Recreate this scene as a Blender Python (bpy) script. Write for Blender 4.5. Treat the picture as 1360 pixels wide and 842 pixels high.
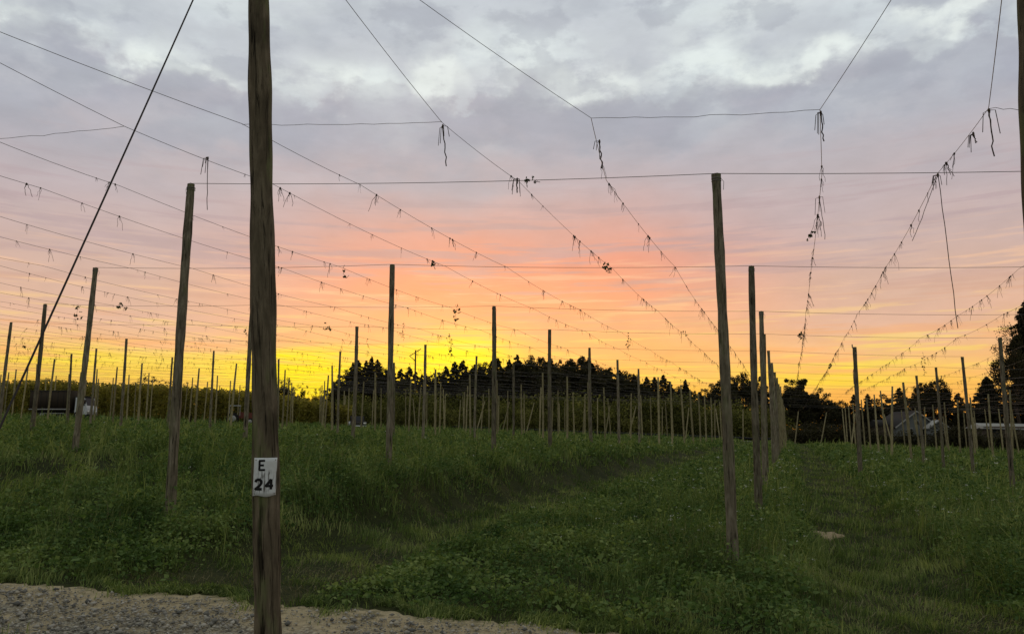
import bpy, math, random
import numpy as np
from mathutils import Vector, Matrix, noise as mnoise
R = math.radians
rng = np.random.default_rng(7)
random.seed(7)
for o in list(bpy.data.objects): bpy.data.objects.remove(o)
scene = bpy.context.scene
col = scene.collection

# ------------------------------------------------------------------ camera
PITCH = 0.1472
EYE = 1.67
cd = bpy.data.cameras.new('camera'); cam = bpy.data.objects.new('camera', cd); col.objects.link(cam)
cam.location = (0, 0, EYE); cam.rotation_euler = (math.pi/2 + PITCH, 0, 0)
cd.sensor_fit = 'HORIZONTAL'; cd.sensor_width = 36; cd.lens = 36*1000/1360
cd.clip_start = 0.05; cd.clip_end = 6000
scene.camera = cam
scene.view_settings.view_transform = 'Standard'; scene.view_settings.look = 'None'
scene.view_settings.gamma = 1; scene.view_settings.exposure = 0.0

# ------------------------------------------------------------------ sky
SUN_AZ = R(-5.0); SUN_EL = R(6.0)
def lin(c):
    return tuple((v/255/12.92 if v/255 <= .04045 else ((v/255+.055)/1.055)**2.4) for v in c)
world = bpy.data.worlds.new('World'); scene.world = world; world.use_nodes = True
nt = world.node_tree; nt.nodes.clear()
class NT:
    def __init__(s, nt): s.nt = nt
    def n(s, t, **k):
        x = s.nt.nodes.new(t)
        for a, b in k.items(): setattr(x, a, b)
        return x
    def put(s, sock, v):
        if isinstance(v, bpy.types.NodeSocket): s.nt.links.new(v, sock)
        elif isinstance(v, (int, float)): sock.default_value = v
        else:
            v = tuple(v); d = sock.default_value
            sock.default_value = v if len(v) == len(d) else v + (1,)
    def m(s, op, a, b=0.0, c=0.0, clamp=False):
        x = s.n('ShaderNodeMath', operation=op, use_clamp=clamp)
        s.put(x.inputs[0], a); s.put(x.inputs[1], b); s.put(x.inputs[2], c)
        return x.outputs[0]
    def vec(s, x, y, z=0.0):
        k = s.n('ShaderNodeCombineXYZ'); s.put(k.inputs[0], x); s.put(k.inputs[1], y); s.put(k.inputs[2], z); return k.outputs[0]
    def noise(s, v, scale, detail=4, rough=.5, dist=0.0, out=0):
        k = s.n('ShaderNodeTexNoise'); s.put(k.inputs['Vector'], v); s.put(k.inputs['Scale'], scale)
        k.inputs['Detail'].default_value = detail; k.inputs['Roughness'].default_value = rough; k.inputs['Distortion'].default_value = dist
        return k.outputs[out]
    def ss(s, v, lo, hi, a=0.0, b=1.0):
        k = s.n('ShaderNodeMapRange', interpolation_type='SMOOTHSTEP'); k.inputs[3].default_value = a; k.inputs[4].default_value = b
        s.put(k.inputs[0], v); k.inputs[1].default_value = lo; k.inputs[2].default_value = hi
        return k.outputs[0]
    def mix(s, f, a, b, mode='MIX'):
        k = s.n('ShaderNodeMix', data_type='RGBA', blend_type=mode); s.put(k.inputs[0], f); s.put(k.inputs[6], a); s.put(k.inputs[7], b); return k.outputs[2]
    def ramp(s, f, stops, interp='LINEAR'):
        k = s.n('ShaderNodeValToRGB'); k.color_ramp.interpolation = interp; e = k.color_ramp.elements
        while len(e) > 1: e.remove(e[0])
        e[0].position = stops[0][0]; e[0].color = tuple(stops[0][1]) + (1,)
        for p, c in stops[1:]:
            q = e.new(p); q.color = tuple(c) + (1,)
        s.put(k.inputs[0], f); return k.outputs[0]
W = NT(nt)
tc = W.n('ShaderNodeTexCoord'); D = tc.outputs['Generated']
sep = W.n('ShaderNodeSeparateXYZ'); nt.links.new(D, sep.inputs[0]); dx, dy, dz = sep.outputs
el = W.m('MULTIPLY', W.m('ARCSINE', dz), 180/math.pi)
az = W.m('MULTIPLY', W.m('ARCTAN2', dx, dy), 180/math.pi)
elr = W.m('DIVIDE', el, 40.0, clamp=True)
zc = W.m('ADD', W.m('MAXIMUM', dz, 0.0), 0.10)
plane = W.vec(W.m('DIVIDE', dx, zc), W.m('DIVIDE', dy, zc))
sph = W.vec(W.m('MULTIPLY', az, .05), W.m('MULTIPLY', el, .13))
sph_fine = W.vec(W.m('MULTIPLY', az, .030), W.m('MULTIPLY', el, .50), 3.3)
warp = W.m('SUBTRACT', W.noise(sph, 1.6, 4, .55), .5)
elw = W.m('ADD', el, W.m('MULTIPLY', warp, 4.0))
elwr = W.m('DIVIDE', elw, 40.0, clamp=True)
def st(lst): return [(e/40, lin(c)) for e, c in lst]
centre = W.ramp(elwr, st([(0,(255,168,40)),(3.0,(255,196,74)),(5.5,(253,186,108)),(7.5,(250,176,122)),(9.6,(248,164,122)),(12.5,(234,155,130)),(15,(212,164,154)),(18,(188,174,178)),(21,(177,175,184)),(25,(180,180,189)),(31,(192,197,204)),(40,(192,197,206))]))
side = W.ramp(elwr, st([(0,(255,165,50)),(3.0,(250,190,98)),(5,(243,188,130)),(7.5,(226,181,155)),(9.6,(216,178,158)),(12.5,(200,174,168)),(15.5,(191,175,177)),(18,(187,177,181)),(21,(181,179,187)),(25,(180,183,191)),(31,(192,197,204)),(40,(192,197,206))]))
cf = W.m('SUBTRACT', 1.0, W.ss(W.m('ABSOLUTE', W.m('ADD', az, 0.5)), 6, 27))
skyc = W.mix(cf, side, centre)
# glow of the sun behind the low cloud
def lobe(a0, e0, sa, se, src_el=el):
    u = W.m('DIVIDE', W.m('SUBTRACT', az, a0), sa); v = W.m('DIVIDE', W.m('SUBTRACT', src_el, e0), se)
    q = W.m('ADD', W.m('MULTIPLY', u, u), W.m('MULTIPLY', v, v))
    return W.m('EXPONENT', W.m('MULTIPLY', q, -1.0))
streak = W.noise(sph_fine, 2.6, 6, .62)
streak_c = W.m('SUBTRACT', streak, .5)
els = W.m('ADD', el, W.m('MULTIPLY', streak_c, 5.0))
y1 = lobe(-4.2, 4.9, 4.2, 1.8, els); y2 = lobe(-14.5, 3.7, 6.0, 1.35, els); y3 = lobe(-30, 4.3, 9.0, 1.0, els); y4 = lobe(23, 3.8, 6.0, .8, els)
yl = W.m('ADD', W.m('ADD', W.m('MULTIPLY', y1, 1.25), W.m('MULTIPLY', y2, 1.4)), W.m('ADD', W.m('MULTIPLY', y3, .65), W.m('MULTIPLY', y4, .6)), clamp=True)
skyc = W.mix(yl, skyc, lin((255,230,32)))
core = W.m('MULTIPLY', lobe(-4.2, 5.2, 3.0, 1.5), .6)
skyc = W.mix(core, skyc, lin((255,246,40)))
# thin horizontal cloud bands low down
band = W.ss(streak, .50, .62)
bandm = W.m('MULTIPLY', band, W.m('MULTIPLY', W.ss(el, 2.0, 6.0), W.m('SUBTRACT', 1.0, W.ss(el, 14, 22))))
hib = W.m('MULTIPLY', W.ss(W.noise(sph_fine, 4.3, 6, .6), .52, .66), W.m('MULTIPLY', W.ss(el, 1.5, 4), W.m('SUBTRACT', 1.0, W.ss(el, 10, 15))))
skyc = W.mix(W.m('MULTIPLY', hib, .5), skyc, W.mix(W.ss(el, 4, 11), lin((255,226,90)), lin((250,200,160))))
skyc = W.mix(W.m('MULTIPLY', bandm, .55), skyc, W.mix(W.ss(el, 4, 13), lin((252,176,104)), lin((180,158,162))))
# grey cloud deck above
n1 = W.noise(W.vec(W.m('MULTIPLY', az, .065), W.m('MULTIPLY', el, .125), 1.7), 1.5, 8, .52, .1)
n2 = W.noise(W.vec(W.m('MULTIPLY', az, .065), W.m('MULTIPLY', el, .12), 5.2), 1.7, 7, .52, .1)
hi = W.ss(el, 14, 22)
dark = W.m('MULTIPLY', W.ss(n1, .48, .60), hi)
skyc = W.mix(W.m('MULTIPLY', dark, .72), skyc, lin((162,166,178)))
light = W.m('MULTIPLY', W.ss(n2, .48, .60), W.ss(el, 19, 26))
skyc = W.mix(W.m('MULTIPLY', light, .6), skyc, lin((214,223,225)))
# a darker bank of cloud with a scalloped bright upper edge
nb_ = W.noise(W.vec(W.m('MULTIPLY', az, .075), W.m('MULTIPLY', el, .10), 7.7), 2.1, 9, .56, .0)
nb2 = W.noise(W.vec(W.m('MULTIPLY', az, .04), 0.0, 1.1), 1.3, 2, .5)
ebk = W.m('ADD', W.m('ADD', el, W.m('MULTIPLY', W.m('SUBTRACT', nb_, .5), 11.0)), W.m('MULTIPLY', W.m('SUBTRACT', nb2, .5), 5.0))
bank = W.m('MULTIPLY', W.ss(ebk, 24.3, 25.0), W.ss(el, 33, 40, 1.0, .3))
skyc = W.mix(W.m('MULTIPLY', bank, .38), skyc, lin((204,213,219)))
und = W.m('MULTIPLY', W.m('MULTIPLY', W.ss(ebk, 19, 24.0), W.m('SUBTRACT', 1.0, W.ss(ebk, 24.0, 24.8))), .60)
skyc = W.mix(und, skyc, lin((166,168,181)))
rim_u = W.m('DIVIDE', W.m('SUBTRACT', ebk, 25.1), .9)
rim = W.m('MULTIPLY', W.m('EXPONENT', W.m('MULTIPLY', W.m('MULTIPLY', rim_u, rim_u), -1.0)), W.ss(W.noise(W.vec(W.m('MULTIPLY', az, .06), W.m('MULTIPLY', el, .06), 4.4), 2.0, 3, .5), .46, .60))
skyc = W.mix(W.m('MULTIPLY', rim, .70), skyc, lin((236,243,238)))
# bright torn gaps in the deck
rag = W.ss(W.noise(W.vec(W.m('MULTIPLY', az, .07), W.m('MULTIPLY', el, .14), 2.2), 3.6, 8, .6, .1), .36, .60)
gaps = None
for a0, e0, sa, se, w in [(-13.5,25.0,6.5,1.2,1.0),(-33,26,6,1.8,.7),(-1,27.5,7.5,1.5,.7),(7,25.6,5,1.1,.8),(15.5,26.6,3.6,1.9,1.05),(22,30.0,8,1.6,.8),(-26.5,24.6,3.0,1.1,.6),(25.5,25.6,2.6,.9,.85),(-38,24.4,5,.9,.5),(-20,30,8,2,.4),(20.5,25.6,6,.7,.5)]:
    g = W.m('MULTIPLY', lobe(a0, e0, sa, se, W.m('ADD', el, W.m('MULTIPLY', W.m('SUBTRACT', n1, .5), 5.0))), w)
    gaps = g if gaps is None else W.m('ADD', gaps, g)
gaps = W.m('MULTIPLY', gaps, W.m('ADD', W.m('MULTIPLY', rag, .8), .2), clamp=True)
skyc = W.mix(W.m('MULTIPLY', gaps, .6), skyc, lin((236,245,240)))
# broken darker patches drifting over everything high up
n5 = W.noise(W.vec(W.m('MULTIPLY', az, .07), W.m('MULTIPLY', el, .13), 13.1), 2.4, 9, .58, .0)
skyc = W.mix(W.m('MULTIPLY', W.m('MULTIPLY', W.ss(n5, .50, .60), W.ss(el, 17, 24)), .42), skyc, lin((160,165,177)))
# fine mottling
mott = W.noise(W.vec(W.m('MULTIPLY', az, .08), W.m('MULTIPLY', el, .2), 9.1), 3.2, 6, .6, .2)
fac = W.m('ADD', W.m('MULTIPLY', W.m('SUBTRACT', mott, .5), .26), 1.0)
skyc = W.mix(1.0, skyc, W.vec(fac, fac, fac), 'MULTIPLY')
# the half of the sky away from the sunset is dimmer and bluer
back = W.ss(W.m('ABSOLUTE', az), 45, 130)
skyc = W.mix(back, skyc, lin((182,184,180)))
top = W.ss(el, 34, 75)
skyc = W.mix(top, skyc, lin((206,208,206)))
below = W.ss(el, -3.0, 0.0)
skyc = W.mix(below, lin((60,55,45)), skyc)
bg = W.n('ShaderNodeBackground'); nt.links.new(skyc, bg.inputs[0]); bg.inputs[1].default_value = 1.0
sk = W.n('ShaderNodeTexSky', sky_type='NISHITA'); sk.sun_disc = False; sk.sun_elevation = SUN_EL; sk.sun_rotation = SUN_AZ
sk.air_density = 1.5; sk.dust_density = 3
bg2 = W.n('ShaderNodeBackground'); nt.links.new(sk.outputs[0], bg2.inputs[0]); bg2.inputs[1].default_value = 0.006
ad = W.n('ShaderNodeAddShader'); nt.links.new(bg.outputs[0], ad.inputs[0]); nt.links.new(bg2.outputs[0], ad.inputs[1])
ow = W.n('ShaderNodeOutputWorld'); nt.links.new(ad.outputs[0], ow.inputs[0])

sl = bpy.data.lights.new('sun', 'SUN'); sl.energy = 0.8; sl.angle = R(12); sl.color = (1.0, .56, .25)
so = bpy.data.objects.new('sun', sl); col.objects.link(so)
sd = Vector((math.sin(SUN_AZ)*math.cos(SUN_EL), math.cos(SUN_AZ)*math.cos(SUN_EL), math.sin(SUN_EL)))
so.rotation_euler = sd.to_track_quat('Z', 'Y').to_euler(); so.location = (0, 0, 60)

# ------------------------------------------------------------------ the lie of the land
CX, CY = math.cos(.1692), -math.sin(.1692)
RX, RY = math.sin(.3509), math.cos(.3509)
X0, Y0, Z0 = 2.54, 8.828, 3.057 + EYE
LL, SS = 5.5016, 7.0
POST = 4.75
_det = CX*RY - RX*CY
def ab(x, y):
    x = np.asarray(x, float) - X0; y = np.asarray(y, float) - Y0
    return (x*RY - RX*y)/_det, (CX*y - CY*x)/_det
def topz(x, y):
    a, b = ab(x, y); return Z0 - .038*a - .0025*b
def gridpt(a, b): return (X0 + a*CX + b*RX, Y0 + a*CY + b*RY, Z0 - .038*a - .0025*b)
def sclamp(a, lo, hi):
    return np.where(a < lo, lo - 12*(1-np.exp((a-lo)/12*1.0)), np.where(a > hi, hi + 12*(1-np.exp(-(a-hi)/12)), a))
def sn(x, y, k=1.0, ph=0.0):
    return (np.sin(x*k*1.0+1.3+ph)*np.cos(y*k*1.17+.4+ph) + .5*np.sin(x*k*2.3+y*k*1.1+ph*2) + .35*np.cos(y*k*3.1-x*k*2.7+ph*3))/1.85
# far edge of the gravel road: y as a function of x (metres)
def _flat(px, py):
    u = (px-680)/1000; w = (421-py)/1000; c_, s_ = math.cos(PITCH), math.sin(PITCH); d = np.array([u, c_-w*s_, s_+w*c_])
    lo, hi = .5, 60.
    for _ in range(60):
        t = (lo+hi)/2
        if EYE + d[2]*t - (float(topz(d[0]*t, d[1]*t)) - POST) > 0: lo = t
        else: hi = t
    return d[0]*lo, d[1]*lo
_E = [_flat(*p) for p in ((-200,758),(0,770),(120,777),(290,789),(420,802),(560,811),(700,824),(880,841),(1100,872))]
_EX = [p[0] for p in _E]; _EY = [p[1] for p in _E]
def roadedge(x):
    x = np.asarray(x, float)
    y = np.interp(x, _EX, _EY) - .17*np.minimum(0, x-_EX[0]) - .17*np.maximum(0, x-_EX[-1])
    return y + .06*np.sin(x*4.3+1) + .035*np.sin(x*9.1) + .03*np.sin(x*17) + .03*np.sin(x*37+2) + .02*np.sin(x*71+1)
def roww(a, wob=0.0):
    """1 where hops stood and weeds grow tall, 0 in the flattened lanes between the rows"""
    a = np.asarray(a, float) + wob; t = np.zeros_like(a)
    for k in range(-18, 10):
        t = np.maximum(t, np.exp(-((a-(-4.7+7*k))/1.15)**6)) if k <= 0 else np.maximum(t, np.exp(-((a-(1.75+7*(k-1)))/.95)**6))
    return 1-t
def groundz(x, y):
    x = np.asarray(x, float); y = np.asarray(y, float)
    a, b = ab(x, y)
    ae = sclamp(a, -95, 55); be = sclamp(b, -30, 140)
    z = Z0 - POST - .038*ae - .0025*be
    m = np.clip((y - roadedge(x))/3.0, 0, 1)
    far = np.clip(1 - (np.hypot(x, y) - 60)/60, 0, 1)
    near_ = np.clip((y - roadedge(x))/6.5, 0, 1)*np.clip(1 - (np.hypot(x, y) - 28)/40, 0, 1)
    z = z + .54*near_**1.6/(1+np.exp(-(-5.75 + .15*sn(x, y, .5) - a)/.16))      # the field steps up beyond the first lane
    z = z + m*far*(.05*sn(x, y, 1.1) + .05*sn(x, y, .33, 2) + .20*roww(a, .15*sn(x, y, .5)) - .08 + .04*sn(x, y, 3.3, 8))
    return z
def ray(px, py):
    u = (px-680)/1000; w = (421-py)/1000; c, s = math.cos(PITCH), math.sin(PITCH)
    return np.array([u, c - w*s, s + w*c])
def at_y(px, py, Y):
    d = ray(px, py); return d*(Y/d[1]) + np.array([0, 0, EYE])
def on_top(px, py):
    d = ray(px, py); lo, hi = .5, 400.
    f = lambda t: EYE + d[2]*t - float(topz(d[0]*t, d[1]*t))
    for _ in range(60):
        mid = (lo+hi)/2
        if f(mid) < 0: lo = mid
        else: hi = mid
    return np.array([d[0]*lo, d[1]*lo, EYE+d[2]*lo])
def on_ground(px, py):
    d = ray(px, py); t = 1.0
    while EYE + d[2]*t > float(groundz(d[0]*t, d[1]*t)) and t < 400: t *= 1.01
    return np.array([d[0]*t, d[1]*t, EYE + d[2]*t])

# ------------------------------------------------------------------ helpers
def tag(o, label=None, cat=None, group=None, kind=None):
    if label: o['label'] = label
    if cat: o['category'] = cat
    if group: o['group'] = group
    if kind: o['kind'] = kind
    return o
def mesh_np(name, V, F, mats, tint=None, mi=None, smooth=False):
    V = np.asarray(V, np.float32).reshape(-1, 3); me = bpy.data.meshes.new(name)
    if isinstance(F, np.ndarray): Fs = [F]
    else: Fs = F
    Fs = [np.asarray(f, np.int32) for f in Fs if len(f)]
    me.vertices.add(len(V)); me.vertices.foreach_set('co', V.ravel())
    nl = sum(f.size for f in Fs); npoly = sum(len(f) for f in Fs)
    me.loops.add(nl); me.loops.foreach_set('vertex_index', np.concatenate([f.ravel() for f in Fs]))
    me.polygons.add(npoly)
    tot = np.concatenate([np.full(len(f), f.shape[1], np.int32) for f in Fs])
    st_ = np.concatenate([[0], np.cumsum(tot)[:-1]]).astype(np.int32)
    me.polygons.foreach_set('loop_start', st_); me.polygons.foreach_set('loop_total', tot)
    for m_ in (mats if isinstance(mats, (list, tuple)) else [mats]): me.materials.append(m_)
    if mi is not None: me.polygons.foreach_set('material_index', np.asarray(mi, np.int32))
    if smooth: me.polygons.foreach_set('use_smooth', np.ones(npoly, bool))
    me.update(calc_edges=True)
    if tint is not None:
        at = me.attributes.new('tint', 'FLOAT', 'POINT'); at.data.foreach_set('value', np.asarray(tint, np.float32))
    return me
class MB:
    """collects shapes for one mesh"""
    def __init__(s): s.V = []; s.F3 = []; s.F4 = []; s.n = 0; s.T = []
    def add(s, V, F, t=0.5):
        V = np.asarray(V, float).reshape(-1, 3); F = np.asarray(F, int)
        s.V.append(V); s.T.append(np.full(len(V), t) if np.isscalar(t) else np.asarray(t))
        (s.F3 if F.shape[1] == 3 else s.F4).append(F + s.n); s.n += len(V)
    def box(s, x0, x1, y0, y1, z0, z1):
        V = [(x, y, z) for x in (x0, x1) for y in (y0, y1) for z in (z0, z1)]
        s.add(V, [(0,1,3,2),(4,6,7,5),(0,4,5,1),(2,3,7,6),(0,2,6,4),(1,5,7,3)])
    def prism(s, pts, y0, y1):   # outline in xz, extruded along y
        n = len(pts); V = [(p[0], y0, p[1]) for p in pts] + [(p[0], y1, p[1]) for p in pts]
        s.add(V, [(i, (i+1) % n, (i+1) % n + n, i+n) for i in range(n)])
        c0 = [(sum(p[0] for p in pts)/n, y0, sum(p[1] for p in pts)/n)]; c1 = [(c0[0][0], y1, c0[0][2])]
        s.add(V + c0 + c1, [((i+1) % n, i, 2*n) for i in range(n)] + [(i+n, (i+1) % n + n, 2*n+1) for i in range(n)])
    def tube(s, P, r, k=8, cap=True, t=0.5):
        P = np.asarray(P, float); n = len(P); r = np.full(n, r) if np.isscalar(r) else np.asarray(r)
        d = np.gradient(P, axis=0); d /= np.linalg.norm(d, axis=1)[:, None] + 1e-12
        ref = np.array([0, 0, 1.]) if abs(d[:, 2]).mean() < .8 else np.array([1., 0, 0])
        u = np.cross(d, ref); u /= np.linalg.norm(u, axis=1)[:, None]; v = np.cross(d, u)
        an = np.arange(k)*2*np.pi/k
        V = P[:, None] + r[:, None, None]*(np.cos(an)[None, :, None]*u[:, None] + np.sin(an)[None, :, None]*v[:, None])
        i = np.arange(n-1)[:, None]*k; j = np.arange(k)[None]; jn = (j+1) % k
        F = np.stack([i+j, i+jn, i+k+jn, i+k+j], -1).reshape(-1, 4)
        s.add(V.reshape(-1, 3), F, t)
        if cap:
            for e, rr in ((0, 0), (n-1, 1)):
                Vc = np.vstack([V[e], P[e]]); s.add(Vc, [((q+1) % k, q, k) if not rr else (q, (q+1) % k, k) for q in range(k)], t)
    def lathe(s, c, prof, k=16, axis='y'):
        an = np.arange(k)*2*np.pi/k; V = []
        for r_, h in prof:
            for a_ in an:
                if axis == 'y': V.append((c[0]+r_*math.cos(a_), c[1]+h, c[2]+r_*math.sin(a_)))
                else: V.append((c[0]+r_*math.cos(a_), c[1]+r_*math.sin(a_), c[2]+h))
        F = [(i*k+j, i*k+(j+1) % k, (i+1)*k+(j+1) % k, (i+1)*k+j) for i in range(len(prof)-1) for j in range(k)]
        s.add(V, F)
    def mesh(s, name, m, smooth=False):
        F = []
        if s.F3: F.append(np.concatenate(s.F3))
        if s.F4: F.append(np.concatenate(s.F4))
        return mesh_np(name, np.concatenate(s.V), F, m, np.concatenate(s.T), smooth=smooth)
    def build(s, name, m, parent=None, smooth=False, loc=None):
        return link(name, s.mesh(name, m, smooth), parent, loc)
def link(name, me, parent=None, loc=None):
    o = bpy.data.objects.new(name, me); col.objects.link(o)
    if parent: o.parent = parent
    if loc is not None: o.location = tuple(map(float, loc))
    return o
def empty(name, loc, rz=0):
    o = bpy.data.objects.new(name, None); col.objects.link(o); o.location = tuple(map(float, loc)); o.rotation_euler = (0, 0, rz); return o
def copy_tree(o, parent=None):
    c = o.copy(); col.objects.link(c); c.parent = parent
    for ch in list(o.children): copy_tree(ch, c)
    return c

# ------------------------------------------------------------------ materials
def newmat(name):
    m = bpy.data.materials.new(name); m.use_nodes = True; m.node_tree.nodes.clear(); return m, NT(m.node_tree)
def finish(N, bsdf, disp=None):
    o = N.n('ShaderNodeOutputMaterial'); N.nt.links.new(bsdf, o.inputs[0])
def pbsdf(N, colr, rough=.85, bump=None, bs=.3, bd=.01, metal=0.0, spec=.08):
    b = N.n('ShaderNodeBsdfPrincipled'); N.put(b.inputs['Base Color'], colr); N.put(b.inputs['Roughness'], rough)
    b.inputs['Metallic'].default_value = metal; b.inputs['Specular IOR Level'].default_value = spec
    if bump is not None:
        k = N.n('ShaderNodeBump'); k.inputs['Strength'].default_value = bs; k.inputs['Distance'].default_value = bd
        N.put(k.inputs['Height'], bump); N.nt.links.new(k.outputs[0], b.inputs['Normal'])
    return b.outputs[0]
def coords(N, which='Object', scale=None):
    t = N.n('ShaderNodeTexCoord').outputs[which]
    if scale:
        k = N.n('ShaderNodeMapping'); k.inputs['Scale'].default_value = scale; N.nt.links.new(t, k.inputs[0]); t = k.outputs[0]
    return t
def simple(name, c, rough=.7, metal=0.0, var=.25, sc=6.0):
    m, N = newmat(name); n = N.noise(coords(N), sc, 5, .6)
    f = N.m('ADD', N.m('MULTIPLY', n, var*2), 1-var)
    finish(N, pbsdf(N, N.mix(1.0, c, N.vec(f, f, f), 'MULTIPLY'), rough, n, .2, .01, metal)); return m
def wood(name, c1, c2, c3, moss=0.0):
    m, N = newmat(name)
    g = coords(N, 'Object', (13, 13, 2.6)); oi = N.n('ShaderNodeObjectInfo')
    ofs = N.n('ShaderNodeVectorMath', operation='ADD'); N.nt.links.new(g, ofs.inputs[0])
    N.put(ofs.inputs[1], N.vec(N.m('MULTIPLY', oi.outputs['Random'], 31.0), 0.0, N.m('MULTIPLY', oi.outputs['Random'], 17.0))); g = ofs.outputs[0]
    a = N.noise(g, 1.6, 8, .65, .4); big = N.noise(coords(N, 'Object', (3, 3, 1.6)), 1.3, 5, .6)
    cr = N.noise(coords(N, 'Object', (60, 60, 2.6)), 1.0, 4, .6, .8)
    c = N.ramp(a, [(.25, c1), (.5, c2), (.75, c3)])
    c = N.mix(N.ss(cr, .60, .68), c, tuple(v*.22 for v in c1))
    c = N.mix(N.m('MULTIPLY', N.ss(big, .52, .68), .5), c, tuple(v*.4 for v in c1))
    k = N.n('ShaderNodeTexVoronoi'); N.put(k.inputs['Vector'], coords(N, 'Object', (9, 9, 3.2))); k.inputs['Scale'].default_value = .8
    c = N.mix(N.m('MULTIPLY', N.m('SUBTRACT', 1.0, N.ss(k.outputs[0], .05, .16)), .8), c, tuple(v*.2 for v in c1))
    cr2 = N.noise(coords(N, 'Object', (19, 19, .7)), 1.0, 3, .5, 1.2)
    c = N.mix(N.m('MULTIPLY', N.ss(cr2, .66, .68), .8), c, tuple(v*.18 for v in c1))
    if moss:
        mo = N.ss(N.noise(coords(N, 'Object', (5, 5, 1.2)), 1.5, 6, .6), .50, .62)
        c = N.mix(N.m('MULTIPLY', mo, moss), c, (.10, .125, .045))
    tone = N.m('ADD', N.m('MULTIPLY', oi.outputs['Random'], .5), .75)
    c = N.mix(1.0, c, N.vec(tone, tone, tone), 'MULTIPLY')
    h = N.m('ADD', a, N.m('MULTIPLY', N.ss(cr, .55, .68), -1.2)); h = N.m('ADD', h, N.m('MULTIPLY', N.ss(cr2, .65, .68), -2.0))
    finish(N, pbsdf(N, c, .92, h, .8, .012)); return m
def leafmat(name, dark, mid, lite, trans=.35, patch=.35):
    m, N = newmat(name)
    at = N.n('ShaderNodeAttribute'); at.attribute_name = 'tint'
    big = N.noise(coords(N, 'Object'), patch, 5, .6)
    f = N.m('ADD', N.m('MULTIPLY', at.outputs['Fac'], .65), N.m('MULTIPLY', N.ss(big, .3, .7), .35))
    oi = N.n('ShaderNodeObjectInfo')
    c = N.ramp(f, [(.05, dark), (.5, mid), (.95, lite)])
    tone = N.m('ADD', N.m('MULTIPLY', oi.outputs['Random'], .5), .75)
    c = N.mix(1.0, c, N.vec(tone, tone, tone), 'MULTIPLY')
    d = pbsdf(N, c, .75, spec=.05)
    t = N.n('ShaderNodeBsdfTranslucent'); N.put(t.inputs[0], N.mix(1.0, c, (1.15, 1.2, .6), 'MULTIPLY'))
    k = N.n('ShaderNodeMixShader'); k.inputs[0].default_value = trans
    N.nt.links.new(d, k.inputs[1]); N.nt.links.new(t.outputs[0], k.inputs[2]); finish(N, k.outputs[0]); return m
M = {}
M['post'] = wood('weathered_wood', (.066,.056,.038), (.155,.133,.092), (.28,.25,.185), .4)
M['pole'] = wood('old_pole_wood', (.040,.033,.022), (.088,.072,.048), (.165,.138,.096), .45)
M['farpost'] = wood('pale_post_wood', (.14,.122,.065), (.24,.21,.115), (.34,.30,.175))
M['wire'] = simple('dull_wire', (.16,.15,.14), .6, .3)
M['farwire'] = simple('galvanised_wire', (.30,.29,.27), .6, .2)
M['guy'] = simple('dark_guy_cable', (.035,.032,.03), .7)
M['twine'] = simple('frayed_twine', (.055,.042,.03), .95, sc=30)
M['bark'] = simple('bark', (.06,.045,.035), .95, sc=4)
M['grass'] = leafmat('grass_blades', (.026,.048,.013), (.118,.165,.052), (.32,.345,.135), .38, .6)
M['weed'] = leafmat('broad_weeds', (.022,.050,.014), (.092,.150,.046), (.25,.31,.105), .34, .8)
M['hop'] = leafmat('hop_leaves', (.022,.035,.012), (.04,.055,.02), (.06,.08,.028), .15)
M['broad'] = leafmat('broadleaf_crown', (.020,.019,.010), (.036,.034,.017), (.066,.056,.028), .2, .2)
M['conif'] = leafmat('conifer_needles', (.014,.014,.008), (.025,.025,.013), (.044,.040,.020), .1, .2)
M['bush'] = leafmat('bush_leaves', (.034,.039,.012), (.10,.102,.031), (.22,.205,.063), .4, .5)
M['crop'] = leafmat('tall_crop_leaves', (.09,.085,.022), (.23,.20,.05), (.38,.33,.085), .55, .15)
M['flower'] = simple('flower_white', (.55,.55,.48), .8)
M['dry'] = leafmat('dry_stems', (.10,.085,.045), (.17,.15,.08), (.25,.22,.13), .2, .6)

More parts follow.
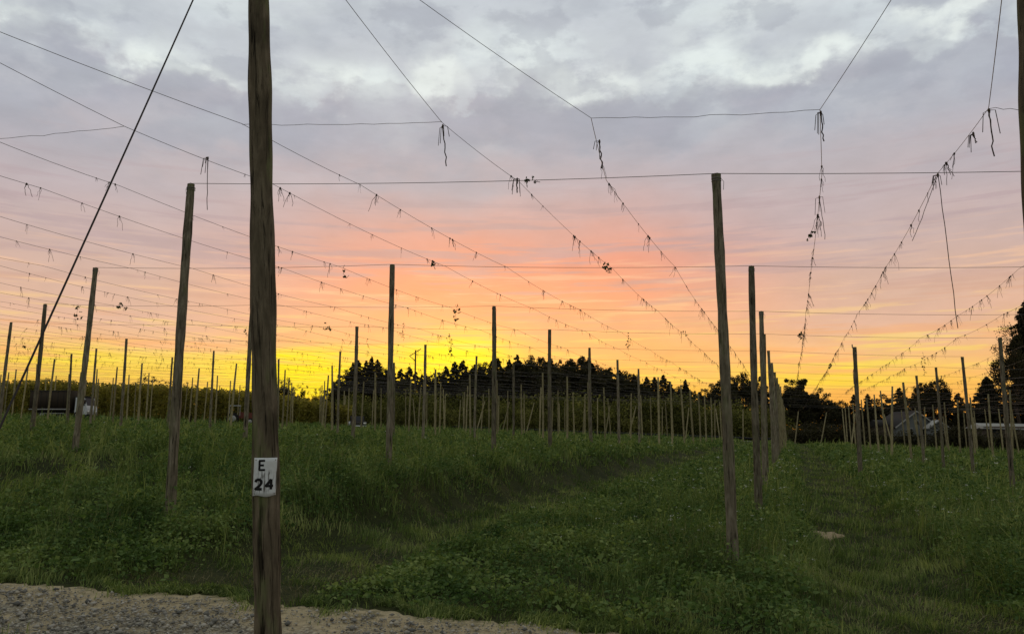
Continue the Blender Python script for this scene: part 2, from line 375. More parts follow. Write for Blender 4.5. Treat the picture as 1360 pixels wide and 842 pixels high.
# ------------------------------------------------------------------ ground
def ground_material():
    m, N = newmat('field_soil')
    p = coords(N); a = N.noise(p, .9, 8, .62); b = N.noise(p, 9, 6, .65); c_ = N.noise(p, 60, 4, .6)
    c = N.ramp(a, [(.3, (.016,.021,.006)), (.5, (.028,.034,.010)), (.7, (.050,.050,.018))])
    c = N.mix(N.ss(b, .45, .7), c, (.018,.022,.008)); c = N.mix(N.m('MULTIPLY', N.ss(c_, .55, .75), .5), c, (.09,.095,.035))
    finish(N, pbsdf(N, c, .95, N.m('ADD', b, N.m('MULTIPLY', c_, .4)), .9, .05)); return m
def road_material():
    m, N = newmat('gravel_surface')
    p = coords(N); a = N.noise(p, 1.3, 6, .6); v = N.n('ShaderNodeTexVoronoi'); N.put(v.inputs['Vector'], p); v.inputs['Scale'].default_value = 34
    v2 = N.n('ShaderNodeTexVoronoi'); N.put(v2.inputs['Vector'], p); v2.inputs['Scale'].default_value = 75
    sp = N.n('ShaderNodeSeparateXYZ'); N.nt.links.new(p, sp.inputs[0])
    # distance inside the far edge of the road decides sand or stone
    t = N.m('SUBTRACT', N.m('SUBTRACT', _EY[1], N.m('MULTIPLY', N.m('SUBTRACT', sp.outputs[0], _EX[1]), (_EY[1]-_EY[-2])/(_EX[-2]-_EX[1]))), sp.outputs[1])
    t = N.m('ADD', t, N.m('MULTIPLY', N.m('SUBTRACT', N.noise(p, 1.8, 6, .65), .5), 1.3))
    stone = N.m('MULTIPLY', N.ss(t, .45, 1.2), N.ss(N.noise(p, 2.6, 5, .6), .36, .52))
    rnd = N.n('ShaderNodeSeparateColor'); N.nt.links.new(v.outputs['Color'], rnd.inputs[0])
    sc = N.ramp(rnd.outputs[0], [(0, (.085,.087,.078)), (.5, (.165,.168,.152)), (1, (.27,.272,.245))])
    sc = N.mix(N.ss(v.outputs[0], .35, .75), sc, (.045,.043,.040))
    sand = N.ramp(N.noise(p, 14, 7, .7), [(.3, (.14,.122,.082)), (.7, (.28,.245,.17))])
    c = N.mix(stone, sand, sc); c = N.mix(N.m('MULTIPLY', N.ss(a, .5, .75), .4), c, (.19,.17,.125))
    c = N.mix(N.m('MULTIPLY', N.m('SUBTRACT', 1.0, N.ss(t, .0, .55)), N.m('MULTIPLY', N.ss(N.noise(p, 6, 6, .65), .48, .6), .7)), c, (.045,.048,.022))
    c = N.mix(1.0, c, (1.5, 1.43, 1.25), 'MULTIPLY')
    h = N.m('ADD', N.m('MULTIPLY', N.m('SUBTRACT', 1.0, v.outputs[0]), N.m('ADD', N.m('MULTIPLY', stone, .8), .1)), N.m('MULTIPLY', v2.outputs[0], -.3))
    finish(N, pbsdf(N, c, .9, h, .9, .02)); return m
M['soil'] = ground_material(); M['road'] = road_material()
M['sand'] = simple('bare_sand', (.27,.215,.13), .95, sc=9)
nr, na = 230, 300
rad = .3*(2200/.3)**(np.arange(nr)/(nr-1)); an = np.arange(na)*2*np.pi/na
gx = np.concatenate([[0], (rad[:, None]*np.cos(an)).ravel()]); gy = np.concatenate([[0], (rad[:, None]*np.sin(an)).ravel()])
gz = groundz(gx, gy) - .03*np.clip((roadedge(gx) - .12 - gy)/.3, 0, 1)
i = np.arange(nr-1)[:, None]*na + 1; j = np.arange(na)[None]; jn = (j+1) % na
F4 = np.stack([i+j, i+na+j, i+na+jn, i+jn], -1).reshape(-1, 4); F3 = np.stack([np.zeros(na, int), 1+np.arange(na), 1+(np.arange(na)+1) % na], -1)
g = link('ground', mesh_np('ground', np.stack([gx, gy, gz], 1), [F3, F4], M['soil'], smooth=True)); tag(g, kind='structure')
# road
xs = np.linspace(-16, 16, 700); tt = np.linspace(0, 1, 60)**1.2
ye = roadedge(xs); YY = ye[:, None] + (-9.0 - ye[:, None])*tt[None]; XX = np.repeat(xs[:, None], len(tt), 1)
ZZ = groundz(XX, YY) + .006 - .016*np.exp(-(ye[:, None]-YY)/.12) + .005*sn(XX, YY, 2.1) - .03*np.exp(-((YY-ye[:, None]+1.9)/.28)**2)
ZZ[:, 0] = groundz(XX[:, 0], YY[:, 0]) - .03
V = np.stack([XX, YY, ZZ], -1).reshape(-1, 3); a_ = np.arange(len(xs)-1)[:, None]*len(tt) + np.arange(len(tt)-1)[None]
F = np.stack([a_, a_+1, a_+len(tt)+1, a_+len(tt)], -1).reshape(-1, 4)[:, ::-1]
rd = link('gravel_road', mesh_np('gravel_road', V, np.ascontiguousarray(F), M['road'], smooth=True)); tag(rd, kind='structure')
def rocks(n, xy, size, mat, name):
    base = np.array([(1,0,0),(-1,0,0),(0,1,0),(0,-1,0),(0,0,1),(0,0,-1)], float)
    FT = np.array([(0,2,4),(2,1,4),(1,3,4),(3,0,4),(2,0,5),(1,2,5),(3,1,5),(0,3,5)])
    th = rng.uniform(0, 6.28, n); B = base[None]*rng.uniform(.55, 1.25, (n, 6, 1)) + rng.normal(0, .12, (n, 6, 3))
    B[:, :, 2] *= .6; c, s_ = np.cos(th)[:, None], np.sin(th)[:, None]
    P = np.stack([B[..., 0]*c - B[..., 1]*s_, B[..., 0]*s_ + B[..., 1]*c, B[..., 2]], -1)*size[:, None, None]
    P[..., 0] += xy[:, 0:1]; P[..., 1] += xy[:, 1:2]; P[..., 2] += (groundz(xy[:, 0], xy[:, 1]) + .02 + size*.2)[:, None]
    F = (FT[None] + (np.arange(n)*6)[:, None, None]).reshape(-1, 3)
    return link(name, mesh_np(name, P.reshape(-1, 3), F, mat, np.repeat(rng.uniform(0, 1, n), 6)))
def tintmat(name, stops, rough=.9):
    m, N = newmat(name); at = N.n('ShaderNodeAttribute'); at.attribute_name = 'tint'
    finish(N, pbsdf(N, N.ramp(at.outputs['Fac'], stops), rough)); return m
M['stones'] = tintmat('loose_stones', [(0, (.085,.087,.08)), (.5, (.22,.21,.18)), (.9, (.36,.345,.295)), (1, (.30,.27,.20))])
n = 42000; x = rng.uniform(-7, 4.5, n); dd = rng.gamma(1.6, 1.0, n)+.25; y = roadedge(x) - dd; keep = (y > 2.5) & (sn(x, y, 1.7) > -.45 + rng.uniform(-.6, .6, n) - .1*dd)
xy = np.stack([x, y], 1)[keep]; size = np.clip(rng.lognormal(-4.9, .6, len(xy)), .004, .035)
tag(rocks(len(xy), xy, size, M['stones'], 'gravel'), 'loose grey gravel scattered over the farm road', 'gravel', kind='stuff')
# bare sandy patch in the alley and by the verge
def patch(px, py, rx, ry, seed):
    c = on_ground(px, py); mb = []; k = 40; ringsN = 7
    for q in range(1, ringsN+1):
        for t in range(k):
            a = t*2*math.pi/k; r_ = q/ringsN*(1+.28*math.sin(3*a+seed)+.16*math.sin(7*a+seed*2)+.08*math.sin(13*a))
            mb.append((c[0]+rx*r_*math.cos(a), c[1]+ry*r_*math.sin(a), q/ringsN))
    P = np.array([(c[0], c[1], 0)] + mb); z = groundz(P[:, 0], P[:, 1]) + .045*(1-P[:, 2]**2) + .012 - .07*(P[:, 2] > .99) + .01*sn(P[:,0],P[:,1],9)
    F = [(0, 1+t, 1+(t+1) % k) for t in range(k)]; F4 = [(1+q*k+t, 1+(q+1)*k+t, 1+(q+1)*k+(t+1) % k, 1+q*k+(t+1) % k) for q in range(ringsN-1) for t in range(k)]
    o = link('bare_ground', mesh_np('bare_ground', np.c_[P[:, :2], z], [np.array(F), np.array(F4)], M['sand'], smooth=True)); return tag(o, kind='structure')
PATCHES = [(1098, 714, .26, .30, 1.0)]
pc = []
for p_ in PATCHES:
    patch(*p_); c_ = on_ground(p_[0], p_[1]); pc.append((c_[0], c_[1]-.12, p_[2], p_[3]+.15))

# ------------------------------------------------------------------ grass
def polar_pts(n, r0, r1, amax=46, behind=False):
    r = r0*(r1/r0)**rng.uniform(0, 1, n); a = np.radians(rng.uniform(-amax, amax, n))
    return r*np.sin(a), r*np.cos(a)
def rowh(x, y):
    a, b = ab(x, y)
    w = .10 + .72*roww(a, .15*sn(x, y, .5))     # tall under the wires' rows, low in the alleys
    cl = np.clip(.5+.65*sn(x, y, .8, 1)+.45*sn(x, y, 2.3, 4), 0, 1.3)
    cl2 = np.clip(.5+.8*sn(x, y, 5.1, 2)*sn(x, y, 2.9, 6)+.4*sn(x, y, 7.7, 1), 0, 1.4)
    w = w*(1-.55*np.clip((a+5.6)/.8, 0, 1)*np.clip((-.9-a)/.8, 0, 1))
    h = .10 + .13*w + .22*w*cl + .04*cl + .20*cl2*(.15+w)
    verge = np.clip((y - roadedge(x))/4.2, 0, 1)
    lump = np.clip(.5 + .9*sn(x, y, 3.7, 15)*1.2 + .5*sn(x, y, 9.1, 3), 0, 1.3)
    return h*(.34+.66*verge)*(.26+.52*lump)
def blades(x, y, h, wid, name, mat, lean=.45, tint=None):
    n = len(x); z = groundz(x, y) - .015
    th = rng.uniform(0, 2*np.pi, n); ld = 3.5*sn(x, y, 1.9, 12) + 2.5*sn(x, y, .7, 5) + rng.normal(0, .75, n); la = np.abs(rng.normal(0, lean, n)) + .08
    sx, sy = np.cos(th)*wid/2, np.sin(th)*wid/2
    tx, ty = np.cos(ld)*la*h, np.sin(ld)*la*h
    V = np.empty((n, 5, 3))
    V[:, 0] = np.stack([x-sx, y-sy, z], 1); V[:, 1] = np.stack([x+sx, y+sy, z], 1)
    mx, my, mz = x+tx*.35, y+ty*.35, z+h*.6
    V[:, 2] = np.stack([mx+sx*.8, my+sy*.8, mz], 1); V[:, 3] = np.stack([mx-sx*.8, my-sy*.8, mz], 1)
    V[:, 4] = np.stack([x+tx*1.1, y+ty*1.1, z+h*np.clip(1.05-la*.45, .35, 1)], 1)
    b = (np.arange(n)*5)[:, None]
    F4 = b + np.array([[0,1,2,3]]); F3 = b + np.array([[3,2,4]])
    if tint is None: tint = rng.uniform(0, 1, n)
    return link(name, mesh_np(name, V.reshape(-1, 3), [F4, F3], mat, np.repeat(tint, 5)))
n = 780000
x, y = polar_pts(n, 5.2, 125)
d = y - roadedge(x)
cover = sn(x, y, 1.4, 3)*.5 + sn(x, y, 4.1, 1)*.4
prob = np.clip(d*3.5 + .45 + cover*.5, 0, 1)*np.clip(.65+.7*sn(x, y, 4.3, 21)+.5*sn(x, y, 1.6, 9), .60, 1)
for cx_, cy_, rx_, ry_ in pc:
    prob = np.where(((x-cx_)/rx_)**2 + ((y-cy_)/ry_)**2 < .7, .22, prob)
keep = rng.uniform(0, 1, n) < prob; x, y = x[keep], y[keep]; r = np.hypot(x, y)
h = rowh(x, y)*rng.lognormal(-.08, .38, len(x)); wid = np.maximum(.0045, .00075*r)*rng.uniform(.6, 1.5, len(x))
far = np.clip((r-25)/60, 0, 1); h = h*(1+far*.5)
tint = np.clip(.45 + .30*sn(x, y, .9, 5) + .28*sn(x, y, 3.6, 2) + rng.normal(0, .22, len(x)), 0, 1)
tag(blades(x, y, h, wid, 'grass', M['grass'], .5, tint), 'rough green grass covering the whole hop yard floor', 'grass', kind='stuff')
# broad-leaved weeds: rosettes and leafy stems
def leaves(C, size, nrm_up=.5, n=None):
    """C centres (n,3), size (n); a folded four-corner leaf each"""
    n = len(C); q = rng.normal(0, 1, (n, 3)); q /= np.linalg.norm(q, axis=1)[:, None]; q[:, 2] = q[:, 2]*.6
    up = rng.normal(0, 1, (n, 3)); up[:, 2] += nrm_up*2; s_ = np.cross(q, up); s_ /= np.linalg.norm(s_, axis=1)[:, None] + 1e-9
    sz = size[:, None]
    V = np.stack([C - q*sz*.5, C + s_*sz*.30, C + q*sz*.5, C - s_*sz*.30], 1)
    return V.reshape(-1, 3), np.arange(n*4).reshape(-1, 4)
n = 120000
x, y = polar_pts(n, 5.3, 95); d = y - roadedge(x)
dens = np.clip(.12 + .5*sn(x, y, .9, 7) + .5*sn(x, y, .35, 3) + 1.1*(roww(ab(x, y)[0])-.45), 0, 1)*np.clip(d/.6, 0, 1)
keep = rng.uniform(0, 1, n) < dens
for cx_, cy_, rx_, ry_ in pc: keep &= ~(((x-cx_)/rx_)**2 + ((y-cy_)/ry_)**2 < .8)
x, y = x[keep], y[keep]; n = len(x); k = 9
r = np.hypot(x, y); H = rowh(x, y)*rng.uniform(.45, 1.1, n)
xx = np.repeat(x, k) + rng.normal(0, .07, n*k)*np.repeat(1+r/30, k); yy = np.repeat(y, k) + rng.normal(0, .07, n*k)*np.repeat(1+r/30, k)
zz = groundz(xx, yy) + np.repeat(H, k)*rng.uniform(.25, 1.35, n*k)+.02
sz = np.maximum(np.repeat(.040+.0*r, k), .0030*np.repeat(r, k))*rng.uniform(.6, 1.5, n*k)*rng.lognormal(0, .3, n*k)
V, F = leaves(np.stack([xx, yy, zz], 1), sz)
tt_ = np.repeat(np.clip(np.repeat(.45+.4*sn(x, y, 1.7, 9)+.2*sn(x, y, 5.3, 2), k) + rng.normal(0, .2, n*k), 0, 1), 4)
tag(link('weeds', mesh_np('weeds', V, F, M['weed'], tt_)), 'leafy green weeds and clover growing through the grass', 'weeds', kind='stuff')
n = 42000; x = rng.uniform(-7.5, 5, n); y = roadedge(x) - np.abs(rng.normal(0, .14, n))*(1+.9*sn(x, x*0, 3.1)) + .10
kk_ = sn(x, y, 2.7, 5) + .6*sn(x, y, 8, 2) + rng.normal(0, .25, n) > .05; x, y = x[kk_], y[kk_]
tag(blades(x, y, rng.uniform(.03, .12, len(x)), rng.uniform(.004, .010, len(x)), 'verge_grass', M['grass'], .9), 'short ragged grass creeping over the edge of the gravel road', 'grass', kind='stuff')
n = 1500; x = rng.normal(-4.15, .35, n); y = rng.normal(5.35, .22, n)
tag(blades(x, y, rng.uniform(.05, .16, n), rng.uniform(.004, .008, n), 'road_grass', M['grass'], .6), 'small grass tuft growing in the gravel at the lower left corner', 'grass', kind='stuff')
# tall seed stems
n = 26000; x, y = polar_pts(n, 7, 90); keep = (rng.uniform(0, 1, n) < np.clip(.2+.6*sn(x, y, .7, 11)+.5*(roww(ab(x, y)[0])-.5), 0.02, 1)) & (y > roadedge(x)+1.6)
x, y = x[keep], y[keep]; r = np.hypot(x, y)
tag(blades(x, y, rowh(x, y)*rng.uniform(1.0, 1.9, len(x)), np.maximum(.003, .0005*r), 'seed_stems', M['dry'], .4), 'thin tan seed stems standing above the grass', 'dry grass', kind='stuff')
# mown thatch lying in the alleys
n = 30000; x, y = polar_pts(n, 5.8, 30); a, b = ab(x, y); keep = (roww(a) < .3) & (sn(x, y, .6, 8) > -.3) & (y > roadedge(x)+.2)
x, y = x[keep], y[keep]
tag(blades(x, y, rng.uniform(.05, .14, len(x)), np.maximum(.004, .0006*np.hypot(x, y)), 'mown_thatch', M['dry'], 1.5), 'flattened dry clippings lying along the mown alleys', 'clippings', kind='stuff')
# white flower heads
n = 2600; x, y = polar_pts(n, 9, 60, 36); a, b = ab(x, y); keep = (y > roadedge(x)+3) & (rng.uniform(0, 1, n) < np.where(a > -3, .75, .16)) & (roww(a) > .4) & ((x > 3) | (rng.uniform(0,1,n) < .25)) & (sn(x, y, .5, 6) > -.1)
x, y = x[keep], y[keep]; k = 7; r = np.hypot(x, y); n = len(x)
zz = groundz(x, y) + rowh(x, y)*1.15 + .05
C = np.stack([np.repeat(x, k), np.repeat(y, k), np.repeat(zz, k)], 1) + rng.normal(0, 1, (n*k, 3))*np.repeat(np.maximum(.018, .0012*r), k)[:, None]*np.array([1, 1, .35])
V, F = leaves(C, np.repeat(np.maximum(.018, .0016*r), k), 2.0)
tag(link('wildflowers', mesh_np('wildflowers', V, F, M['flower'], np.zeros(len(V)))), 'small white flower heads dotted through the weeds', 'wildflowers', kind='stuff')

def zonef(px):
    for lim, z_ in ((135,'behind the parked truck'),(240,'between the truck and the tall left post'),(345,'between the tall left post and the numbered pole'),(440,'just right of the numbered pole'),(518,'just left of the dark slim post'),(590,'just right of the dark slim post'),(655,'just left of the middle post'),(735,'just right of the middle post'),(800,'below the highest tree crowns'),(870,'below the right slope of the ridge'),(955,'just left of the near mossy post'),(1030,'behind the post column'),(1100,'below the big round oak'),(1160,'behind the hooked pole'),(1262,'behind the grey house')):
        if px < lim: return z_
    return 'right of the grey house'
# ------------------------------------------------------------------ trellis posts
def post_mesh(H, r0, r1, seed, mat, k=14, seg=22, bow=.02, name='trellis_post', irr=1.0):
    rr = random.Random(seed); mb = MB(); hs = np.linspace(-.35, H, seg)
    ph = rr.uniform(0, 6.28); f = (hs+.35)/(H+.35)
    P = np.stack([bow*np.sin(f*3.1)*math.cos(ph), bow*np.sin(f*3.1)*math.sin(ph), hs], 1)
    rad_ = r0 + (r1-r0)*f + .0035*np.sin(hs*5.1+ph) + .0022*np.sin(hs*13+ph*2)
    mb.tube(P, rad_, k)
    V = mb.V[0]; a_ = np.arctan2(V[:, 1], V[:, 0])
    V[:, :2] += (V[:, :2]-np.repeat(P[:, :2], k, 0))*irr*(.035*np.sin(3*a_+ph+V[:, 2]*.5)+.03*np.sin(7*a_+V[:, 2]*1.3))[:, None]
    return mb.mesh(name, mat, True)
POSTV = [post_mesh(POST, .068, .053, s, M['post']) for s in range(6)]
FARV = [post_mesh(POST, .072, .058, 20+s, M['farpost'], 7, 6) for s in range(4)]
def place_between(o, base, top, H):
    b = Vector([float(v) for v in base]); t = Vector([float(v) for v in top]); d_ = t-b
    o.rotation_mode = 'QUATERNION'; q = d_.to_track_quat('Z', 'Y'); o.rotation_quaternion = q
    o.location = b; o.scale = (1, 1, d_.length/H)
obs = {1:{0:(951,232,973,745),-1:(254,245,225,695)},2:{0:(998,354,1008,660),-1:(521,352,517,600),-2:(127,356,100,600)},3:{0:(1011,414,1015,620),-1:(656,407,655,600),-3:(60,404,45,545)},
4:{1:(1328,449,1345,630),0:(1015,444,1018,600),-1:(730,438,731,590),-2:(474,434,468,590),-4:(15,428,6,510)},5:{1:(1278,474,1290,595),0:(1020.5,466,0,0),-1:(783,462,785,585),-2:(565,458,562,575),-3:(364,453,362,560),-4:(168,450,162,540)},
6:{1:(1243,488,1251,590),0:(1025,482,0,0),-1:(820,478,822,580),-2:(633,473,631,560),-3:(452,467,449,560),-4:(284,466,280,545),-5:(128,463,122,530)},
7:{1:(1217,499,1225,590),0:(1029,494.5,0,0),-1:(848,490,849,580),-2:(682,484,682,570),-4:(370,477,369,550),-5:(229,475,225,540),-6:(95,470,91,530)}}
TOP = {}
for n_, dct in obs.items():
    for i_, (tx_, ty_, bx_, by_) in dct.items():
        gp = gridpt(i_*SS, (n_-1)*LL); t = at_y(tx_, ty_, gp[1])
        if bx_:
            q = at_y(bx_, by_, gp[1]); sl_ = (q[0]-t[0])/(q[2]-t[2])
        else: sl_ = random.gauss(0, .008)
        zb = float(groundz(t[0], t[1])); bx = t[0] + sl_*(zb - t[2])
        TOP[(n_, i_)] = (t, (bx, t[1] + random.gauss(0, .03), float(groundz(bx, t[1]))))
rowname = {1:'nearest',2:'second',3:'third',4:'fourth',5:'fifth',6:'sixth',7:'seventh',8:'eighth'}
colname = {2:'second column right of the near tall post',1:'first column right of the near tall post',0:'column led by the near tall post',-1:'first column left of the near tall post',-2:'second column left of the near tall post',-3:'third column left of the near tall post',-4:'fourth column left of the near tall post',-5:'fifth column left of the near tall post',-6:'sixth column left of the near tall post'}
lab = {(1,0):'tall mossy split trellis post standing nearest on the right half of the yard', (1,-1):'tall brown trellis post just left of the numbered pole', (2,0):'brown trellis post close behind and right of the nearest mossy post', (2,-1):'dark slim trellis post left of centre against the glow', (2,-2):'leaning trellis post in front of the parked truck cab',
 (3,-3):'leaning trellis post crossed by the guy cable near left edge', (3,-1):'straight trellis post in the middle of the frame, top before orange sky', (4,1):'leaning trellis post beside the big tree at right edge', (4,-4):'far left trellis post at the picture edge'}
NROW = 18
npost = 0
for n_ in range(1, NROW+1):
    for i_ in range(-17, 7):
        gp = gridpt(i_*SS, (n_-1)*LL); X, Y, Z = gp
        pxx = 680 + 1000*X/(Y*math.cos(PITCH))
        if Y > 104 or X < -.78*Y or not (-160 < pxx < 1520) and (n_, i_) not in ((1, 1), (1, -2), (2, 1)): continue
        if (n_, i_) in TOP: t, b = TOP[(n_, i_)]
        else:
            t = np.array([X + random.gauss(0, .05), Y + random.gauss(0, .05), Z + random.gauss(0, .05)])
            bx, by = X + random.gauss(0, .10) - .02*(1 if X < 0 else -1), Y + random.gauss(0, .08); b = (bx, by, float(groundz(bx, by))); TOP[(n_, i_)] = (t, b)
        o = link('trellis_post', POSTV[(n_*3+i_) % 6] if n_ <= 7 else FARV[(n_*5+i_) % 4]); place_between(o, b, t, POST)
        o.rotation_quaternion = o.rotation_quaternion @ Matrix.Rotation(random.uniform(0, 6.28), 3, 'Z').to_quaternion()
        s_ = random.uniform(.93, 1.08); o.scale = (s_, s_, o.scale[2])
        npost += 1
        if n_ <= 3 and i_ in colname:
            mb = MB(); mb.lathe((0, 0, POST-.055), [(.0555, -.006), (.0600, -.003), (.0600, .003), (.0555, .006)], 12, 'z'); mb.lathe((0, 0, POST-.085), [(.0560, -.005), (.0600, -.002), (.0600, .002), (.0560, .005)], 12, 'z')
            mb.tube([(.055, 0, POST-.06), (.085, .01, POST-.10), (.075, .02, POST-.20)], .003, 4); mb.build('wire_wrap', M['wire'], o)
            mb = MB(); mb.tube([(.02, -.004, POST-.004), (.02, .0, POST+.018), (-.02, .0, POST+.018), (-.02, 0, POST-.004)], .003, 4, False)
            mb.build('staple', M['wire'], o)
        if n_ <= 8 and i_ in colname:
            L_ = lab.get((n_, i_)) or f'trellis post, {rowname[n_]} from the road in the {colname[i_]}'
            tag(o, L_, 'post', 'wooden trellis posts in the hop yard')
        else:
            z_ = 'seen far off '+zonef(pxx)
            if n_ > 8: L_ = 'thin pale trellis post ' + z_
            else: L_ = f'trellis post outside the main view in row {rowname[n_]} from the road'
            tag(o, L_, 'post', 'pale posts ' + z_ if n_ > 8 else 'trellis posts beyond the picture edge')
print('posts', npost)
# ---- end poles along the road: the numbered one, the one at the right edge, one out of view on the left
def pole_thing(topxy, lowxy, Y, r0, r1, seed, label):
    t = at_y(*topxy, Y); q = at_y(*lowxy, Y)
    sl_ = (q[0]-t[0])/(q[2]-t[2]); zb = float(groundz(q[0], Y)); b = (t[0]+sl_*(zb-t[2]), Y, zb)
    H = t[2]-zb; o = link('end_pole', post_mesh(H, r0, r1, seed, M['pole'], 32, 90, .003, 'end_pole', .45))
    place_between(o, b, t, (Vector(t)-Vector(b)).length); o.scale = (1, 1, 1)
    tag(o, label, 'pole', 'thick end poles beside the gravel road'); return o, t, b, H
e24, T24, B24, H24 = pole_thing((341,-165), (355,842), 4.5, .080, .064, 3, 'thick dark end pole carrying the white number sign beside the gravel road')
eR, TR, BR, HR = pole_thing((1361,-298), (1381,300), 3.55, .080, .066, 5, 'thick end pole cut off by the right edge of the view')
tL = at_y(-305, -88, 5.4)
eL = link('end_pole', post_mesh(4.9, .08, .066, 8, M['pole'], 20, 40, .012, 'end_pole')); TLp = tL
place_between(eL, (tL[0], tL[1], float(groundz(tL[0], tL[1]))), tL, 4.9); tag(eL, 'thick end pole outside the left edge holding two slanting wires', 'pole', 'thick end poles beside the gravel road')

# number sign, bent round the pole
def sign():
    m, N = newmat('sign_paint'); p = coords(N); n_ = N.noise(coords(N, 'Object', (60, 60, 7)), 1.0, 6, .65, .3)
    c = N.mix(N.m('MULTIPLY', N.ss(N.noise(p, 14, 5, .6), .45, .75), .4), (.52,.55,.56), (.36,.37,.35))
    sp = N.n('ShaderNodeSeparateXYZ'); N.nt.links.new(p, sp.inputs[0])
    smear = N.m('MULTIPLY', N.ss(n_, .48, .60), N.m('MULTIPLY', N.ss(sp.outputs[2], .050, .018), N.ss(sp.outputs[2], -.105, -.07)))
    c = N.mix(N.m('MULTIPLY', smear, .9), c, (.075,.07,.06))
    finish(N, pbsdf(N, c, .5, n_, .15, .003))
    blk = simple('black_paint', (.012,.012,.012), .5)
    # centre of the sign on the pole axis
    cz = at_y(347, 632, B24[1])[2]
    f = (cz - B24[2])/(T24[2]-B24[2]); ax = [B24[k]+(T24[k]-B24[k])*f for k in range(3)]
    Rr = .0835; root = None
    def cyl(u, v, r_):   # u across (m), v up
        a = u/Rr; return (r_*math.sin(a), -r_*math.cos(a), v)
    w, h = .068, .108
    mb = MB(); nu, nv = 17, 10; V = []
    for r_ in (Rr+.004, Rr+.001):
        for a in range(nu):
            for b in range(nv): V.append(cyl(-w+2*w*a/(nu-1), -h+2*h*b/(nv-1) + (.004*math.sin(a*.5) if b == 0 else 0), r_))
    q = nu*nv; F = [(a*nv+b, (a+1)*nv+b, (a+1)*nv+b+1, a*nv+b+1) for a in range(nu-1) for b in range(nv-1)]
    F += [(q+a*nv+b+1, q+(a+1)*nv+b+1, q+(a+1)*nv+b, q+a*nv+b) for a in range(nu-1) for b in range(nv-1)]
    F += [(a*nv, q+a*nv, q+(a+1)*nv, (a+1)*nv) for a in range(nu-1)] + [(a*nv+nv-1, (a+1)*nv+nv-1, q+(a+1)*nv+nv-1, q+a*nv+nv-1) for a in range(nu-1)]
    F += [(b, b+1, q+b+1, q+b) for b in range(nv-1)] + [((nu-1)*nv+b, q+(nu-1)*nv+b, q+(nu-1)*nv+b+1, (nu-1)*nv+b+1) for b in range(nv-1)]
    mb.add(V, F); so_ = mb.build('number_sign', m)
    def stroke(mb, pts, wd, r_):
        P = []                                   # resample
        for (a, b) in zip(pts[:-1], pts[1:]):
            k = max(2, int(math.hypot(b[0]-a[0], b[1]-a[1])/.004))
            P += [(a[0]+(b[0]-a[0])*t/k, a[1]+(b[1]-a[1])*t/k) for t in range(k)]
        P.append(pts[-1]); P = np.array(P); d_ = np.gradient(P, axis=0); d_ /= np.linalg.norm(d_, axis=1)[:, None]+1e-9
        nrm = np.stack([-d_[:, 1], d_[:, 0]], 1); A = P+nrm*wd/2; B = P-nrm*wd/2
        V = [cyl(*p, r_) for p in A]+[cyl(*p, r_) for p in B]+[cyl(*p, Rr+.0035) for p in A]+[cyl(*p, Rr+.0035) for p in B]
        k = len(P); F = []
        for t in range(k-1): F += [(t, k+t, k+t+1, t+1), (t, t+1, 2*k+t+1, 2*k+t), (k+t, 3*k+t, 3*k+t+1, k+t+1)]
        F += [(0, 2*k, 3*k, k), (k-1, 2*k-1, 4*k-1, 3*k-1)]
        mb.add(V, F)
    def letter(strokes, ox, oz, sx, sz, wd, dr):
        mb = MB()
        for q_, s_ in enumerate(strokes): stroke(mb, [(ox+p[0]*sx, oz+p[1]*sz) for p in s_], wd, Rr+.0055+dr+q_*.0002)
        return mb.build('lettering', blk, so_)
    letter([[(.1,0),(.1,1)], [(0,1),(.95,1)], [(.1,.5),(.8,.5)], [(0,0),(1,0)]], -.036, .040, .034, .052, .0115, 0)
    two = [(0,.72),(.1,.9),(.35,1),(.65,.98),(.88,.82),(.9,.62),(.7,.4),(.35,.18),(.02,0),(1,.0)]
    letter([two], -.052, -.068, .038, .054, .0145, 0)
    letter([[(.68,1),(0,.32),(1,.32)], [(.70,1.02),(.70,-.05)]], .006, -.068, .040, .054, .0145, 0)
    for sx_, sz_ in ((-.055,.096),(.055,.096),(-.055,-.094),(.055,-.094)):
        n_ = MB(); p = cyl(sx_, sz_, Rr+.005); n_.lathe(p, [(.0001,-.002),(.003,-.002),(.003,.002)], 8); n_.build('nail', M['wire'], so_)
    so_.parent = e24; wm = Matrix.Translation(Vector(ax)) @ Matrix.Rotation(math.atan2(-ax[0], ax[1]) + R(0), 4, 'Z')
    e24.rotation_mode = 'QUATERNION'
    mw = Matrix.LocRotScale(e24.location, e24.rotation_quaternion, e24.scale)
    so_.matrix_parent_inverse = Matrix.Identity(4); so_.matrix_local = mw.inverted() @ wm
sign()
# nails and wire wraps on the numbered pole top are out of view; guy cable of the pole
Q = at_y(0, 560, 2.75); g0 = at_y(330, -165, 4.45); dv = Q-g0
t_ = 1.0
while g0[2]+dv[2]*t_ > float(groundz(g0[0]+dv[0]*t_, g0[1]+dv[1]*t_)) - .05: t_ += .01
mb = MB(); f = np.linspace(0, t_, 40); P = g0 + dv*f[:, None]; P[:, 2] -= .03*np.sin(f/t_*np.pi)
mb.tube(P, .0040, 8); gc = mb.build('guy_cable', M['guy'], smooth=True); tag(gc, 'thick twisted guy cable slanting from the numbered pole down to the left', 'cable')

